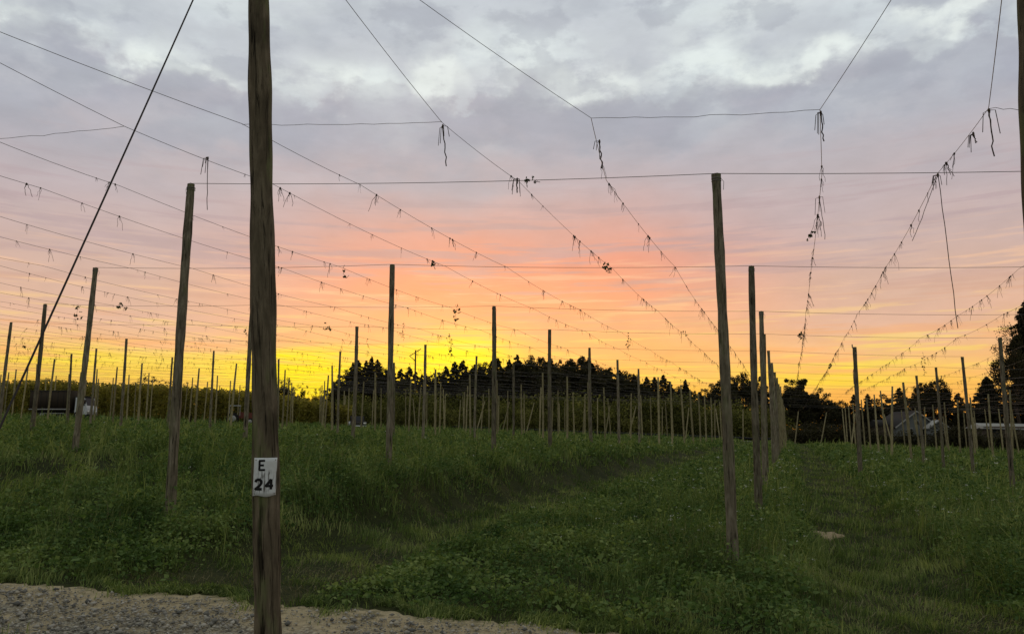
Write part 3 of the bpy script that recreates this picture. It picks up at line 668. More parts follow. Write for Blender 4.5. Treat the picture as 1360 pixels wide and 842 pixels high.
# ------------------------------------------------------------------ wires
def sagline(pts, sag=.02, per=8):
    P = []
    for a, b in zip(pts[:-1], pts[1:]):
        a, b = np.asarray(a, float), np.asarray(b, float); L_ = np.linalg.norm(b-a)
        for k in range(per):
            t = k/per; p = a+(b-a)*t; p = p.copy(); p[2] -= sag*4*t*(1-t)*min(L_/7, 1.5); P.append(p)
    P.append(np.asarray(pts[-1], float)); return np.array(P)
nodes = {}
for n_ in range(1, NROW+1):
    ks = sorted(i_ for (q, i_) in TOP if q == n_)
    pts = [TOP[(n_, i_)][0] + np.array([0, 0, .012]) for i_ in ks]
    # fill skipped posts so the cable stays straight through
    P = sagline(pts, .05, 10); mb = MB(); d_ = np.linalg.norm(P[:, :2], axis=1)
    mb.tube(P, .0042 + .00006*n_*2, 5); w_ = mb.build('cross_cable', M['wire'])
    tag(w_, f'taut cable across the post tops, {rowname.get(n_, "far")} cable from the road' if n_ <= 8 else 'thin distant cable across the far post tops', 'cable', 'cables across the trellis' if n_ <= 8 else 'distant cables across the trellis')
# longitudinal bine wires. lateral offsets measured at the first cable
offs = {}
for k in range(-17, 7):
    for q, dlt in enumerate((1.15, 2.45, -2.45, -1.15)):
        offs[(k, q)] = k*SS + dlt + (0 if q < 2 else SS) + random.gauss(0, .08)
near = [(float(ab(*on_top(*c)[:2])[0]), p) for c, p in (((363,243),(165,168)), ((480,241),(322,165)), ((685,239),(587,163)), ((811,237),(785,157)), ((1093,231),(1089,146)), ((1243,231),(1313,144)))]
NA = [a for a, _ in near]
for a_v, _ in near:
    kk = min(offs, key=lambda k: abs(offs[k]-a_v)); offs[kk] = a_v
nearmap = {a_v: on_top(*p) for a_v, p in near}
# string tufts
def tuft_mesh(seed, big=1.0):
    rr = random.Random(seed); mb = MB()
    mb.lathe((0,0,0), [(.001,.016),(.010,.010),(.013,-.002),(.009,-.016),(.001,-.02)], 6, 'z')
    for s_ in range(rr.randint(2, 5)):
        L_ = rr.choice([.07,.10,.13,.17,.24])*rr.uniform(.7, 1.2)*big; a = rr.uniform(0, 6.28); sp = rr.uniform(.03, .42)
        k = 5; P = [(0, 0, 0)]
        for t in range(1, k+1):
            f_ = t/k; P.append((math.cos(a)*sp*L_*f_**.7 + rr.gauss(0, .006), math.sin(a)*sp*L_*f_**.7 + rr.gauss(0, .006), -L_*f_*(1-.3*sp) + .02*math.sin(f_*3)))
        mb.tube(P, [.0034]*2+[.0027]*(k-1), 4, False)
    return mb.mesh('string_tuft', M['twine'])
TUFT = [tuft_mesh(s) for s in range(14)]; TUFTB = [tuft_mesh(50+s, 1.5) for s in range(5)]
def add_tufts(wire, P, spacing, maxn=90):
    seg = np.linalg.norm(np.diff(P, axis=0), axis=1); L_ = np.concatenate([[0], np.cumsum(seg)])
    s_ = random.uniform(.1, .6); n_ = 0
    while s_ < L_[-1] and n_ < maxn:
        p = np.array([np.interp(s_, L_, P[:, k]) for k in range(3)])
        D_ = p[1]*math.cos(PITCH)
        if abs(p[0]/D_) < .74 and D_ < 56:
            o = link('string_tuft', random.choice(TUFTB) if random.random() < .12 else random.choice(TUFT), wire)
            o.location = p; o.rotation_euler = (random.gauss(0, .15), random.gauss(0, .15), random.uniform(0, 6.28)); sc_ = random.uniform(.4, 1.2)*(1+max(0, D_-18)*.012); o.scale = (sc_,)*3; n_ += 1
        s_ += spacing*random.choice([.12,.25,.5,.8,1.2,1.7,2.6])
endtops = {}
bmax = (NROW-1)*LL
nw = 0
for (k, q), a_v in sorted(offs.items(), key=lambda t: t[1]):
    # does it cross the view at all?
    P = []; b0 = 0.0
    pts = []
    if a_v in nearmap:
        nd = nearmap[a_v]; tip = T24 if -4 < a_v < 0 else (TR if a_v > 0 else TLp)
        tipv = np.array(tip, float) - np.array([0, 0, .03])
        pts = [tipv, nd]
    else:
        nd = np.array(gridpt(a_v, -1.9)); mid = np.array(gridpt(round((a_v-1.75)/3.5)*3.5 + 1.75, -4.9)); pts = [mid, nd]
        if abs(a_v - mid[0]) > 1e9: pass
    pts0 = list(pts)
    for n_ in range(1, NROW+1):
        g_ = np.array(gridpt(a_v, (n_-1)*LL), float)
        ks = [i_ for (qq, i_) in TOP if qq == n_]
        i0 = math.floor(a_v/SS); 
        if (n_, i0) in TOP and (n_, i0+1) in TOP:
            f_ = a_v/SS - i0; A_, B_ = TOP[(n_, i0)][0], TOP[(n_, i0+1)][0]; g_[2] = A_[2]+(B_[2]-A_[2])*f_ - .05*4*f_*(1-f_)
        g_ = g_ + np.array([random.gauss(0, .03), 0, random.gauss(0, .012)])
        if g_[1] > 106: break
        pts.append(g_)
    # the far end comes down to a leaning end pole
    last = pts[-1]
    pe = round((a_v-1.75)/3.5)*3.5+1.75; be_ = (len(pts)-len(pts0)-1)*LL
    te = np.array(gridpt(pe, be_+3.4)); te[2] -= .5
    pts.append(te); endtops.setdefault((pe, be_), te)
    vis = any(p[1] > 4 and abs(p[0]/(p[1]*math.cos(PITCH))) < .72 for p in pts)
    if not vis: continue
    P = sagline(pts, .07, 7)
    keepi = np.array([(p[1] > 1.0) and (p[1] > 3 or True) for p in P]); P = P[keepi]
    mb = MB(); D_ = np.clip(P[:, 1], 1, 110); mb.tube(P, .0030 + .00003*D_, 4); nw += 1
    side_ = 'left' if a_v < 0 else 'right'
    w_ = mb.build('bine_wire', M['wire'])
    nm = dict(zip(NA, ('bine wire bending down at the knot crossed by the guy cable', 'bine wire passing behind the numbered pole near its top', 'bine wire bending at the long hanging knot left of centre', 'bine wire bending down right of centre towards the near mossy post', 'bine wire dropping almost vertically right of the near mossy post', 'bine wire slanting down from the knot near the right edge'))).get(a_v)
    if nm is None:
        rank = int(abs(a_v)//SS)
        if -17 < a_v < 10: nm = f'frayed bine wire of the {["inner","outer"][int((abs(a_v)%SS)>3.5)]} pair, {["first","second","third","fourth"][min(rank,3)]} bay {side_} of the near mossy post'
        else: nm = f'faint distant bine wire far {side_} across the low sky'
    grp = 'wires running away along the hop rows' + ('' if -17 < a_v < 10 else f' far {side_}') + (nm[-60:] if 'pair' in nm else '')
    tag(w_, nm, 'wire', grp)
    Pt = P[P[:, 1] > (gridpt(a_v, 0)[1] - 1.0)]
    if len(Pt) > 3: add_tufts(w_, Pt, .62 if a_v > -3.2 and a_v < 9 else .85)
print('wires', nw)
# far end poles, leaning outwards, all of one kind
epm = post_mesh(4.6, .085, .07, 77, M['farpost'], 7, 5, .02, 'end_pole')
for (pe, be_), te in endtops.items():
    if te[1] < 55 or abs(te[0]/te[1]) > .74: continue
    o = link('end_pole', epm); bx, by, _ = gridpt(pe, be_+2.4); lx = random.gauss(-.1, .5)
    place_between(o, (bx+lx, by, float(groundz(bx, by))), te, 4.6); tag(o, 'pale leaning end pole at the far side of the yard', 'pole', 'leaning end poles at the far side')
# end cable joining the knots
kn = [np.array(gridpt(-16.4, -1.9)), np.array(gridpt(-13.2, -1.9)), at_y(-60, 188, 8.3), on_top(165,168), on_top(322,165), on_top(587,162), on_top(785,157), on_top(1089,146), on_top(1313,144), on_top(1460,142)]
for grp_, lb_ in (((0, 1), 'thin kinked wire joining knots outside the left edge'), ((1, 2, 3), 'thin kinked wire rising from the left edge to the knot by the guy cable'), ((4, 5), 'thin kinked wire running behind the numbered pole to the long hanging knot'), ((6, 7), 'thin kinked wire between the two upper knots right of centre'), ((8, 9), 'short kinked wire from the knot to the pole at the right edge')):
    P = []; ks_ = [kn[q] for q in grp_]
    for a, b in zip(ks_[:-1], ks_[1:]):
        for t in np.linspace(0, 1, 16)[:-1]:
            p = a+(b-a)*t; p = p + np.array([0, 0, -.02*4*t*(1-t) + random.gauss(0, .005)]); P.append(p)
    P.append(ks_[-1]); mb = MB(); mb.tube(np.array(P), .0026, 5); tag(mb.build('knotted_wire', M['wire']), lb_, 'wire', 'kinked wires joining the knots')
# wire knots with hanging tails
def strand(points, r_, name, label, cat, grp=None, mat='twine', fray=0):
    mb = MB(); p0 = np.asarray(points[0], float); mb.tube(np.asarray(points)-p0, r_, 5)
    mb.lathe((0,0,0), [(.001,.02),(.009,.012),(.012,-.008),(.008,-.03),(.001,-.04)], 7, 'z')
    for k in range(fray):
        a = random.uniform(0, 6.28); L_ = random.uniform(.08, .25)
        mb.tube([(0,0,0), (math.cos(a)*.05, math.sin(a)*.05, -.05*L_), (math.cos(a)*.07, math.sin(a)*.07, -L_)], .0035, 4)
    return tag(mb.build(name, M[mat], loc=p0), label, cat, grp)
def hang(px0, py0, px1, py1, label, r_=.005, fray=2, wig=.02, top=True, name='hanging_tail'):
    p = on_top(px0, py0); q = at_y(px1, py1, p[1]); k = 9; P = []
    for t in range(k+1):
        f_ = t/k; P.append(p+(q-p)*f_+np.array([random.gauss(0, wig*.35)*min(1, f_*3), random.gauss(0, wig*.3), 0]))
    return strand(P, r_, name, label, 'twine', 'loose tails hanging from the wires', fray=fray)
hang(588,167,593,221,'dark double tail hanging from the knot left of centre', .006, 4)
hang(796,188,800,224,'curved tail hanging from the wire right of centre', .007, 3)
hang(1090,150,1094,188,'short tail hanging from the knot at upper right', .006, 4)
hang(1313,147,1321,208,'long dark tail hanging from the knot beside the right pole', .006, 3)
hang(276,210,275,279,'straight thread hanging from the wire left of the numbered pole', .0045, 5, .008)
hang(1246,232,1272,436,'very long thin thread hanging from the crossing near the right edge', .0045, 3, .01)
hang(1246,232,1212,320,'thin thread drifting left from the crossing near the right edge', .0035, 2, .01)
hang(1292,178,1297,190,'bunch of short threads on the wire by the right pole', .005, 5)
hang(687,238,686,256,'stubby black bundle tied where the wires cross left of centre', .008, 8)
hang(1088,262,1096,318,'thread hanging beside the steep wire', .004, 3, .01)
hang(1357,420,1372,470,'thin thread hanging low at the right edge', .004, 2, .01)

# leafy sprigs left on the wires
def hop_leaf_mesh(mb, c, size, rr):
    ang = rr.uniform(0, 6.28); tilt = rr.uniform(-.9, .9); pts = []
    for k in range(11):
        a = k/10*5.6 + .34; r_ = size*(.55 + .45*abs(math.cos(a*1.5)))
        pts.append((r_*math.cos(a), r_*math.sin(a)))
    V = [(0, 0, size*.12)] + [(p[0], p[1], .1*size*math.sin(3*q)) for q, p in enumerate(pts)]
    rot = Matrix.Rotation(ang, 3, 'Z') @ Matrix.Rotation(R(70)+tilt, 3, 'X') @ Matrix.Rotation(rr.uniform(0, 6.28), 3, 'Z')
    V = [tuple(Vector(c) + rot @ Vector(v)) for v in V]
    mb.add(V, [(0, k+1, k+2) for k in range(10)], rr.random())
def sprig(px, py, lenpx, nleaf, size, label, drop=True, dx=0):
    p = on_top(px, py); rr = random.Random(int(px*7+py)); root = empty('hop_sprig', p)
    k = 1000/p[1]; L_ = lenpx/k; st_ = [(0, 0, 0)]; m_ = 6
    for t in range(1, m_+1): st_.append((dx/k*t/m_ + rr.gauss(0, .02), rr.gauss(0, .02), -L_*t/m_ + (0 if drop else 0)))
    mb = MB(); mb.tube(st_, .004, 4); mb.build('stem', M['twine'], root)
    lb = MB()
    for q in range(nleaf):
        f_ = rr.random(); s_ = f_*m_; i_ = min(int(s_), m_-1); a, b = st_[i_], st_[i_+1]; c = [a[w]+(b[w]-a[w])*(s_-i_)+rr.gauss(0, size*.7) for w in range(3)]
        hop_leaf_mesh(lb, c, size*rr.uniform(.5, 1.1), rr)
    lb.build('leaves', M['hop'], root); tag(root, label, 'hop sprig', 'leafy hop sprigs left on the wires')
for a in [(577,347,8,9,.045,'compact dark leaf cluster hanging left of centre under the wire'),
 (806,353,7,12,.055,'dense dark leaf cluster on the wire right of centre'),
 (834,444,22,12,.055,'leaf cluster with a short trailing stem above the woods'),
 (910,441,6,6,.055,'small leaf pair left of the near mossy post'),
 (605,405,30,11,.06,'trailing leafy stem above the yellow glow'),
 (598,446,26,11,.07,'reddish trailing leafy stem low in the yellow glow'),
 (104,404,20,9,.07,'drooping leafy stem left of the leaning post'),
 (160,405,6,9,.075,'leaf cluster between the two left posts'),
 (435,433,4,8,.08,'flat dark leaf cluster right of the numbered pole'),
 (327,434,10,6,.05,'few leaves poking out from the left side of the numbered pole'),
 (1077,310,5,5,.045,'tiny dark leaf bunch on the steep wire'),
 (1062,443,6,10,.07,'leafy knot low on the steep wire'),
 (1102,484,4,7,.085,'dark leafy knot on the lower right wire'),
 (458,352,18,7,.04,'thin leafy thread below the second cable'),
 (536,428,25,9,.05,'thin leafy thread right of the dark slim post'),
 (700,238,3,7,.035,'row of small leaves along the first cable'), (712,239,3,4,.03,'few single leaves at the end of the cable leaves'),
 (1226,470,30,10,.06,'thin leafy strand below the right wires'),
 (32,460,3,7,.08,'leaf tuft at far left low sky')]:
    sprig(a[0], a[1], a[2], a[3], a[4], a[5])

# ------------------------------------------------------------------ trees
def cloud_leaves(C, size, mb_t):
    V, F = leaves(C, size, .4); return V, F
def limb(mb, p, d, L_, r_, depth, tips, rr):
    n_ = 5; P = [np.array(p, float)]; d = np.array(d, float)
    for k in range(n_):
        d = d + np.array([rr.gauss(0, .14), rr.gauss(0, .14), rr.gauss(.04, .08)]); d /= np.linalg.norm(d); P.append(P[-1]+d*L_/n_)
    mb.tube(P, np.linspace(r_, r_*.45, n_+1), 5, False)
    if depth == 0: tips.append(P[-1]); tips.append(P[-3]); return
    for k in range(rr.choice([2, 3, 3])):
        a = rr.uniform(0, 6.28); s_ = rr.uniform(.5, .95); e = d + s_*np.array([math.cos(a), math.sin(a), rr.uniform(-.2, .5)]); e /= np.linalg.norm(e)
        limb(mb, P[-1 if k == 0 else -rr.choice([1, 2, 3])], e, L_*rr.uniform(.6, .85), r_*.55, depth-1, tips, rr)
def tree_broad(name, H, Wd, seed, nleaf, lsz, mat='broad', gap=.0, low=.18):
    """H height, Wd crown width; returns (trunk mesh, crown mesh)"""
    rr = random.Random(seed); rg = np.random.default_rng(seed); mb = MB(); tips = []
    tr = [(0, 0, -.3), (rr.gauss(0, .1), rr.gauss(0, .1), H*.15), (rr.gauss(0, .2), rr.gauss(0, .2), H*.32)]
    mb.tube(tr, [H*.026, H*.021, H*.017], 8, False)
    for k in range(7):
        a = k*2.4+rr.uniform(-.4, .4); limb(mb, tr[2] if k else tr[2], (math.cos(a)*.7, math.sin(a)*.7, rr.uniform(.35, 1.2)), H*.20, H*.010, 2, tips, rr)
    tips = np.array(tips); 
    # fit tips into an irregular ellipsoid crown
    ex = tips - np.array([0, 0, H*(.5+low/2)]); s_ = np.array([Wd/2, Wd/2, H*(1-low)/2])
    rad_ = np.linalg.norm(ex/s_, axis=1); q = np.quantile(rad_, .9); ex = ex/np.maximum(rad_/ .9, q/1.0 if False else 1.0)[:, None]
    extra = rg.normal(0, 1, (len(tips), 3)); extra /= np.linalg.norm(extra, axis=1)[:, None]; extra *= rg.uniform(.55, .92, (len(tips), 1))*s_
    extra = extra[rg.uniform(0, 1, len(extra)) > gap]
    cc = np.vstack([ex, extra]) + np.array([0, 0, H*(.5+low/2)])
    w = rg.uniform(.4, 1, len(cc)); idx = rg.choice(len(cc), nleaf, p=w/w.sum()); cs = rg.uniform(.045, .10, len(cc))*H*.85
    g_ = rg.normal(0, 1, (nleaf, 3)); g_ /= np.linalg.norm(g_, axis=1)[:, None]; g_ *= (rg.uniform(0, 1, nleaf)**.45)[:, None]
    C = cc[idx] + g_*cs[idx][:, None]*np.array([1, 1, .75]); ct = rg.uniform(.1, .9, len(cc))
    V, F = leaves(C, lsz*rg.uniform(.6, 1.4, nleaf), .4); t_ = np.clip(ct[idx]+rg.normal(0, .15, nleaf), 0, 1)
    return mb.mesh('trunk', M['bark']), mesh_np('crown', V, F, M[mat], np.repeat(t_, 4))
def tree_conif(name, H, Wd, seed, nleaf, lsz, sparse=.0, nbm=1.0):
    rr = random.Random(seed); rg = np.random.default_rng(seed); mb = MB()
    mb.tube([(0, 0, -.3), (0, 0, H*.5), (rr.gauss(0, .05), rr.gauss(0, .05), H*.995)], [H*.018, H*.011, H*.002], 7)
    nb = int((60 + H*5)*nbm); CL = []; TL = []
    for k in range(nb):
        f_ = (k+rr.random())/nb; z = H*(.08+.91*f_); R_ = Wd/2*(1-f_)**.62*rr.uniform(.6, 1.15) + .12
        if rr.random() < sparse: continue
        a = k*2.4+rr.uniform(-.5, .5); e = np.array([math.cos(a), math.sin(a), rr.uniform(-.28, .12)])
        tip = np.array([0, 0, z]) + e*R_; mb.tube([(0, 0, z), (np.array([0, 0, z])+tip)/2 + [0, 0, .08*R_], tip], [H*.004, H*.003, H*.001], 4, False)
        m_ = max(12, int(nleaf*R_/ (Wd/2)/nb*1.9)); u = rg.uniform(.12, 1.03, m_)**.75; wd_ = .34*R_*(1.08-u) + .06*Wd*.3
        lat = rg.normal(0, .5, m_)*wd_; pr = np.array([-math.sin(a), math.cos(a), 0])
        C = np.array([0, 0, z]) + e[None]*(u*R_)[:, None] + pr[None]*lat[:, None]; C[:, 2] += -.10*R_*u**2 - np.abs(rg.normal(0, .05*H*.25, m_)) + .06*R_
        CL.append(C); TL.append(np.full(m_, rr.uniform(.15, .85)))
    C = np.vstack(CL); t_ = np.clip(np.concatenate(TL)+rg.normal(0, .15, len(C)), 0, 1)
    V, F = leaves(C, lsz*rg.uniform(.6, 1.4, len(C)), .3)
    return mb.mesh('trunk', M['bark']), mesh_np('crown', V, F, M['conif'], np.repeat(t_, 4))
def bush(seed, H, Wd, nleaf, lsz, mat='bush'):
    rr = random.Random(seed); rg = np.random.default_rng(seed); mb = MB(); cs = []
    for k in range(16):
        a = rr.uniform(0, 6.28); r_ = rr.random()**.6*Wd/2; top = (math.cos(a)*r_, math.sin(a)*r_, H*rr.uniform(.45, .95)*(1-.35*(2*r_/Wd)**2))
        mb.tube([(math.cos(a)*.1, math.sin(a)*.1, -.2), (top[0]*.5, top[1]*.5, top[2]*.6), top], [.05, .035, .01], 4, False); cs.append(top)
        cs.append((top[0]*.8, top[1]*.8, top[2]*.6)); cs.append((top[0]*.9, top[1]*.9, top[2]*.28))
    cc = np.array(cs); idx = rg.integers(0, len(cc), nleaf); g_ = rg.normal(0, .42, (nleaf, 3))*np.array([Wd*.28, Wd*.28, H*.22])
    C = cc[idx]+g_; C[:, 2] = np.abs(C[:, 2]); V, F = leaves(C, lsz*rg.uniform(.6, 1.4, nleaf), .4); ct = rg.uniform(.1, .9, len(cc))
    return mb.mesh('stem', M['bark']), mesh_np('foliage', V, F, M[mat], np.repeat(np.clip(ct[idx]+rg.normal(0, .18, nleaf), 0, 1), 4))
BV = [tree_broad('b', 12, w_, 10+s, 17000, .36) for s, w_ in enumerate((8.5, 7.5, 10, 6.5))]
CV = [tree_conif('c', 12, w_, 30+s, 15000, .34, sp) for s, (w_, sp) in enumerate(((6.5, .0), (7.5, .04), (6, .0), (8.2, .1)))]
def put_tree(var, px, top_py, Y, wf, name, label, cat='tree', group=None, H0=12, rz=None):
    p = at_y(px, top_py, Y); zb = float(groundz(p[0], Y)) ; H = p[2]-zb; s_ = H/H0
    t = empty(name, (p[0], Y, zb), random.uniform(0, 6.28) if rz is None else rz); t.scale = (s_*wf, s_*wf, s_)
    link('trunk', var[0], t); link('crown', var[1], t); return tag(t, label, cat, group)
prof = [(440,517),(452,500),(465,486),(478,478),(492,474),(508,478),(522,486),(540,486),(556,490),(572,494),(590,486),(605,480),(625,480),(650,477),(680,474),(700,470),(722,466),(745,474),(768,467),(785,474),(800,480),(815,485),(832,490),(848,498),(862,497),(878,494),(893,508),(910,507),(928,520)]
pxs, pys = zip(*prof)
xx = 446.0; q = 0
while xx < 930:
    py = float(np.interp(xx, pxs, pys)) + random.uniform(-3, 5)
    con = random.random() < .62
    zone = 'left end of the dark wooded ridge' if xx < 560 else 'middle of the dark wooded ridge behind the yard' if xx < 760 else 'right slope of the dark wooded ridge'
    var = random.choice(CV) if con else random.choice(BV)
    put_tree(var, xx, py, 150+random.uniform(-6, 8), random.uniform(.8, 1.05)*(.85 if con else .8), 'conifer' if con else 'broadleaf_tree', ('dark pointed conifer at the ' if con else 'dark rounded tree at the ')+zone, 'tree', ('conifers, ' if con else 'rounded trees, ')+zone)
    xx += random.uniform(7, 13)
xx = 452.0
while xx < 1330:
    base = float(np.interp(xx, pxs, pys)) if xx < 930 else 520
    py = base + random.uniform(7, 26) if xx < 930 else random.uniform(532, 545)
    if 1160 < xx < 1256: py = random.uniform(552, 560)
    con = random.random() < .3
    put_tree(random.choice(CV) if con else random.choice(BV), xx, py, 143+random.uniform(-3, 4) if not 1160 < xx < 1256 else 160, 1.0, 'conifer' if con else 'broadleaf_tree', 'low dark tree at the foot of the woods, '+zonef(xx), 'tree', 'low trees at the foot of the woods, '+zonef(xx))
    xx += random.uniform(12, 19)
for px, py, v, wf, nm, lb in [(910,503,CV[2],.8,'conifer','lone pointed conifer in the gap at the right foot of the ridge'),
  (944,509,BV[0],.8,'broadleaf_tree','rounded tree just left of the near mossy post'), (962,498,BV[3],.9,'broadleaf_tree','tree crown directly behind the near mossy post'), (984,487,BV[1],.62,'broadleaf_tree','tall narrow crown between the two nearest posts on the right'),
  (1004,496,BV[2],.5,'broadleaf_tree','feathery crown behind the second post on the right'), (1024,515,BV[0],.7,'broadleaf_tree','low crown left of the round oak'), 
  (1090,515,BV[0],.75,'broadleaf_tree','small round tree right of the big oak'), (1075,528,BV[3],1.0,'broadleaf_tree','low tree tucked under the big oak'), (1112,527,BV[1],1.,'broadleaf_tree','low tree left of the hooked pole'), (1134,523,CV[1],.9,'conifer','low conifer behind the hooked pole'), (1152,522,CV[0],.9,'conifer','small conifer right of the hooked pole'),
  (1172,523,BV[0],1.0,'broadleaf_tree','low tree left of the grey house'), (1194,514,CV[3],.95,'conifer','spreading conifer above the left of the grey house'), (1200,521,BV[1],.9,'broadleaf_tree','dark crown behind the chimney side of the house'),(1223,501,BV[3],.62,'broadleaf_tree','oval tree behind the grey house roof'), (1243,495,BV[1],.60,'broadleaf_tree','taller oval tree right behind the grey house'), (1255,515,CV[1],.8,'conifer','ragged conifer right of the grey house'),
  (1272,521,CV[3],.9,'conifer','low layered conifer left of the cone shaped tree'), (1287,535,BV[0],.9,'broadleaf_tree','low tree at the foot of the cone shaped tree')]:
    put_tree(v, px, py, 152+random.uniform(-3, 3), wf, nm, lb)
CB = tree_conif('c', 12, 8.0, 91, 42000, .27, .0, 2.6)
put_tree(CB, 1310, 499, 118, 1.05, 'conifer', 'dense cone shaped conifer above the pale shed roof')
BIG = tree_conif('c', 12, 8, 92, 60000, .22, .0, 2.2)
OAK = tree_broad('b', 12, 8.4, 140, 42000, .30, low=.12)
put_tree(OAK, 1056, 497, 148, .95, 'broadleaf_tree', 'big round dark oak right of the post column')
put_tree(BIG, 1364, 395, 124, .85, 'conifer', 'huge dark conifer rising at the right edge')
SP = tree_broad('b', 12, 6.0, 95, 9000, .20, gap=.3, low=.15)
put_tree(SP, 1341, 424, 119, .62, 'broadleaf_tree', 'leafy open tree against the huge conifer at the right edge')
# small sparse trees on the left horizon
SPV = [tree_broad('b', 12, 9, 100+s, 3200, .36, gap=.6, low=.3) for s in range(3)]
for px, py, wf, lb in [(58,494,.6,'faint small tree above the tall crop at far left'),(90,498,.9,'small open tree above the parked truck'),(108,500,.7,'second open tree above the parked truck'),(178,500,.9,'open tree on the left skyline between two leaning posts'),(196,496,1.0,'round open tree just left of the tall left post'),(212,498,1.,'feathery tree close to the tall left post'),(250,506,.9,'low tree right of the tall left post'),(375,494,.55,'slim tree right behind the numbered pole'),(384,500,.5,'narrow tree right of the numbered pole'),(400,507,.7,'small pointed tree in the yellow gap'),(424,513,.8,'rounded low tree in the yellow gap'),(322,508,.9,'low tree left of the numbered pole')]:
    put_tree(random.choice(SPV), px, py, 185+random.uniform(-8, 8), wf, 'broadleaf_tree', lb, 'tree', 'small trees on the left skyline')

# far hedge of bushes behind the yard
BU = [bush(200+s, 4, 5, 4200, .26) for s in range(4)]; BUD = [bush(220+s, 4, 5, 5200, .26, 'broad') for s in range(2)]
for Yb, y0_, y1_, st_ in ((121, 515, 535, 15), (116, 528, 552, 19)):
    xx = 372.0
    while xx < 1030:
        py = random.uniform(y0_, y1_) + (6 if xx < 430 else 0) + (6 if xx > 930 else 0); p = at_y(xx, py, Yb); zb = float(groundz(p[0], Yb)); s_ = (p[2]-zb)/4
        t = empty('bush', (p[0], Yb+random.uniform(-1.5, 1.5), zb), random.uniform(0, 6.28)); sw = random.uniform(.8, 1.2)*.85; t.scale = (s_*sw, s_*sw, s_); v = random.choice(BU)
        link('stem', v[0], t); link('foliage', v[1], t); tag(t, 'olive hedge bush at the far side, '+zonef(xx), 'bush', 'hedge bushes '+zonef(xx)); xx += random.uniform(st_*.7, st_*1.3)
for (px, py, lb) in [(1165,572,'low dark bush at the left foot of the house'),(1200,574,'low bush before the house wall'),(1255,570,'dark bush right of the house'),(1275,572,'dark bush between house and pale shed'),(1292,574,'low dark bush left of the pale shed'),(1330,575,'low bush before the pale shed'),(1352,576,'low bush under the right end of the pale shed'),(1140,568,'low bush behind the hooked pole'),(1115,566,'low bush behind the pale leaning poles'),(1090,566,'low bush below the small round tree'),(1062,566,'low bush below the big round oak')]:
    Yb = 104; p = at_y(px, py, Yb); zb = float(groundz(p[0], Yb)); s_ = (p[2]-zb)/4; t = empty('bush', (p[0], Yb, zb), random.uniform(0, 6.28)); t.scale = (s_*2.2, s_*1.4, s_*1.2); v = random.choice(BUD)
    link('stem', v[0], t); f_ = link('foliage', v[1], t); tag(t, lb, 'bush', 'bushes along the right far edge')

# unharvested tall crop along the left side: climbing bines in ranks
nB = 0; CL = []; TL = []
rg = np.random.default_rng(5)
for rk in range(6):
    for px in np.arange(-190, 470, 2.6 + rk*.3):
        Yc = 97 + rk*4 + rg.uniform(-.6, .6); p = at_y(px+rg.uniform(-2, 2), 560, Yc); zb = float(groundz(p[0], Yc))
        topy = np.interp(px, [-190, 0, 60, 200, 300, 380, 470], [506, 508, 507, 513, 519, 527, 541]) + rg.uniform(-3, 5)
        Hc = at_y(px, topy, Yc)[2] - zb; m_ = int(110*rg.uniform(.7, 1.2)); u = rg.uniform(0, 1, m_)
        C = np.stack([p[0] + rg.normal(0, .20, m_)*(1-.3*u), Yc + rg.normal(0, .25, m_), zb + Hc*u], 1); CL.append(C); TL.append(np.full(m_, rg.uniform(.1, .9)) + rg.normal(0, .15, m_))
C = np.vstack(CL); V, F = leaves(C, .36*rg.uniform(.6, 1.4, len(C)), .2)
tag(link('tall_hop_crop', mesh_np('tall_hop_crop', V, F, M['crop'], np.repeat(np.clip(np.concatenate(TL), 0, 1), 4))), 'unharvested olive wall of climbing hop plants along the left far side', 'hop crop', kind='stuff')

# farm track and irrigation pipe on the far side
def strip(name, Ya, Yb, x0, x1, mat, dz):
    xs_ = np.linspace(x0, x1, 120); yl = lambda x, Y_: Y_ - .17*(x-10)
    V = []; 
    for x_ in xs_:
        for Y_ in np.linspace(Ya, Yb, 6): V.append((x_, yl(x_, Y_), 0))
    V = np.array(V); V[:, 2] = groundz(V[:, 0], V[:, 1]) + dz
    F = [(a*6+b, (a+1)*6+b, (a+1)*6+b+1, a*6+b+1) for a in range(len(xs_)-1) for b in range(5)]
    return tag(link(name, mesh_np(name, V, np.array(F), mat)), kind='structure')
M['track'] = simple('pale_track', (.20,.19,.15), .95)
strip('farm_track', 106, 111, -30, 75, M['track'], .06)
M['pipe'] = simple('dark_pipe', (.02,.02,.02), .6)
mb = MB(); xs_ = np.linspace(-22, 80, 90); ys_ = 112 - .17*(xs_-10); mb.tube(np.stack([xs_, ys_, groundz(xs_, ys_)+.42], 1), .15, 7)
tag(mb.build('irrigation_pipe', M['pipe']), 'long dark irrigation pipe lying low along the far track', 'pipe')

# ------------------------------------------------------------------ poles with hardware
pt = at_y(1135, 461, 27.5); pb = at_y(1141, 590, 27.5); sl_ = (pb[0]-pt[0])/(pb[2]-pt[2]); zb = float(groundz(pb[0], 27.5)); bb = (pt[0]+sl_*(zb-pt[2]), 27.5, zb)
hp = link('hooked_pole', post_mesh(4.7, .082, .068, 61, M['post'], 12, 20, .015, 'hooked_pole')); place_between(hp, bb, pt, 4.7); tag(hp, 'lone pole topped with a bracket and looped wires, right of the big oak', 'pole')
mb = MB(); mb.tube([(-.02,0,4.62),(.16,.01,4.70),(.17,.01,4.82)], .022, 6); mb.tube([(-.02,0,4.5),(-.13,0,4.42)], .02, 6); mb.build('bracket', M['wire'], hp)
mb = MB(); mb.tube([(.15,0,4.70),(.13,0,4.35),(.03,0,4.25),(.10,0,4.0),(.21,0,3.8),(.19,0,3.35)], .012, 5); mb.build('wire_loop', M['wire'], hp)
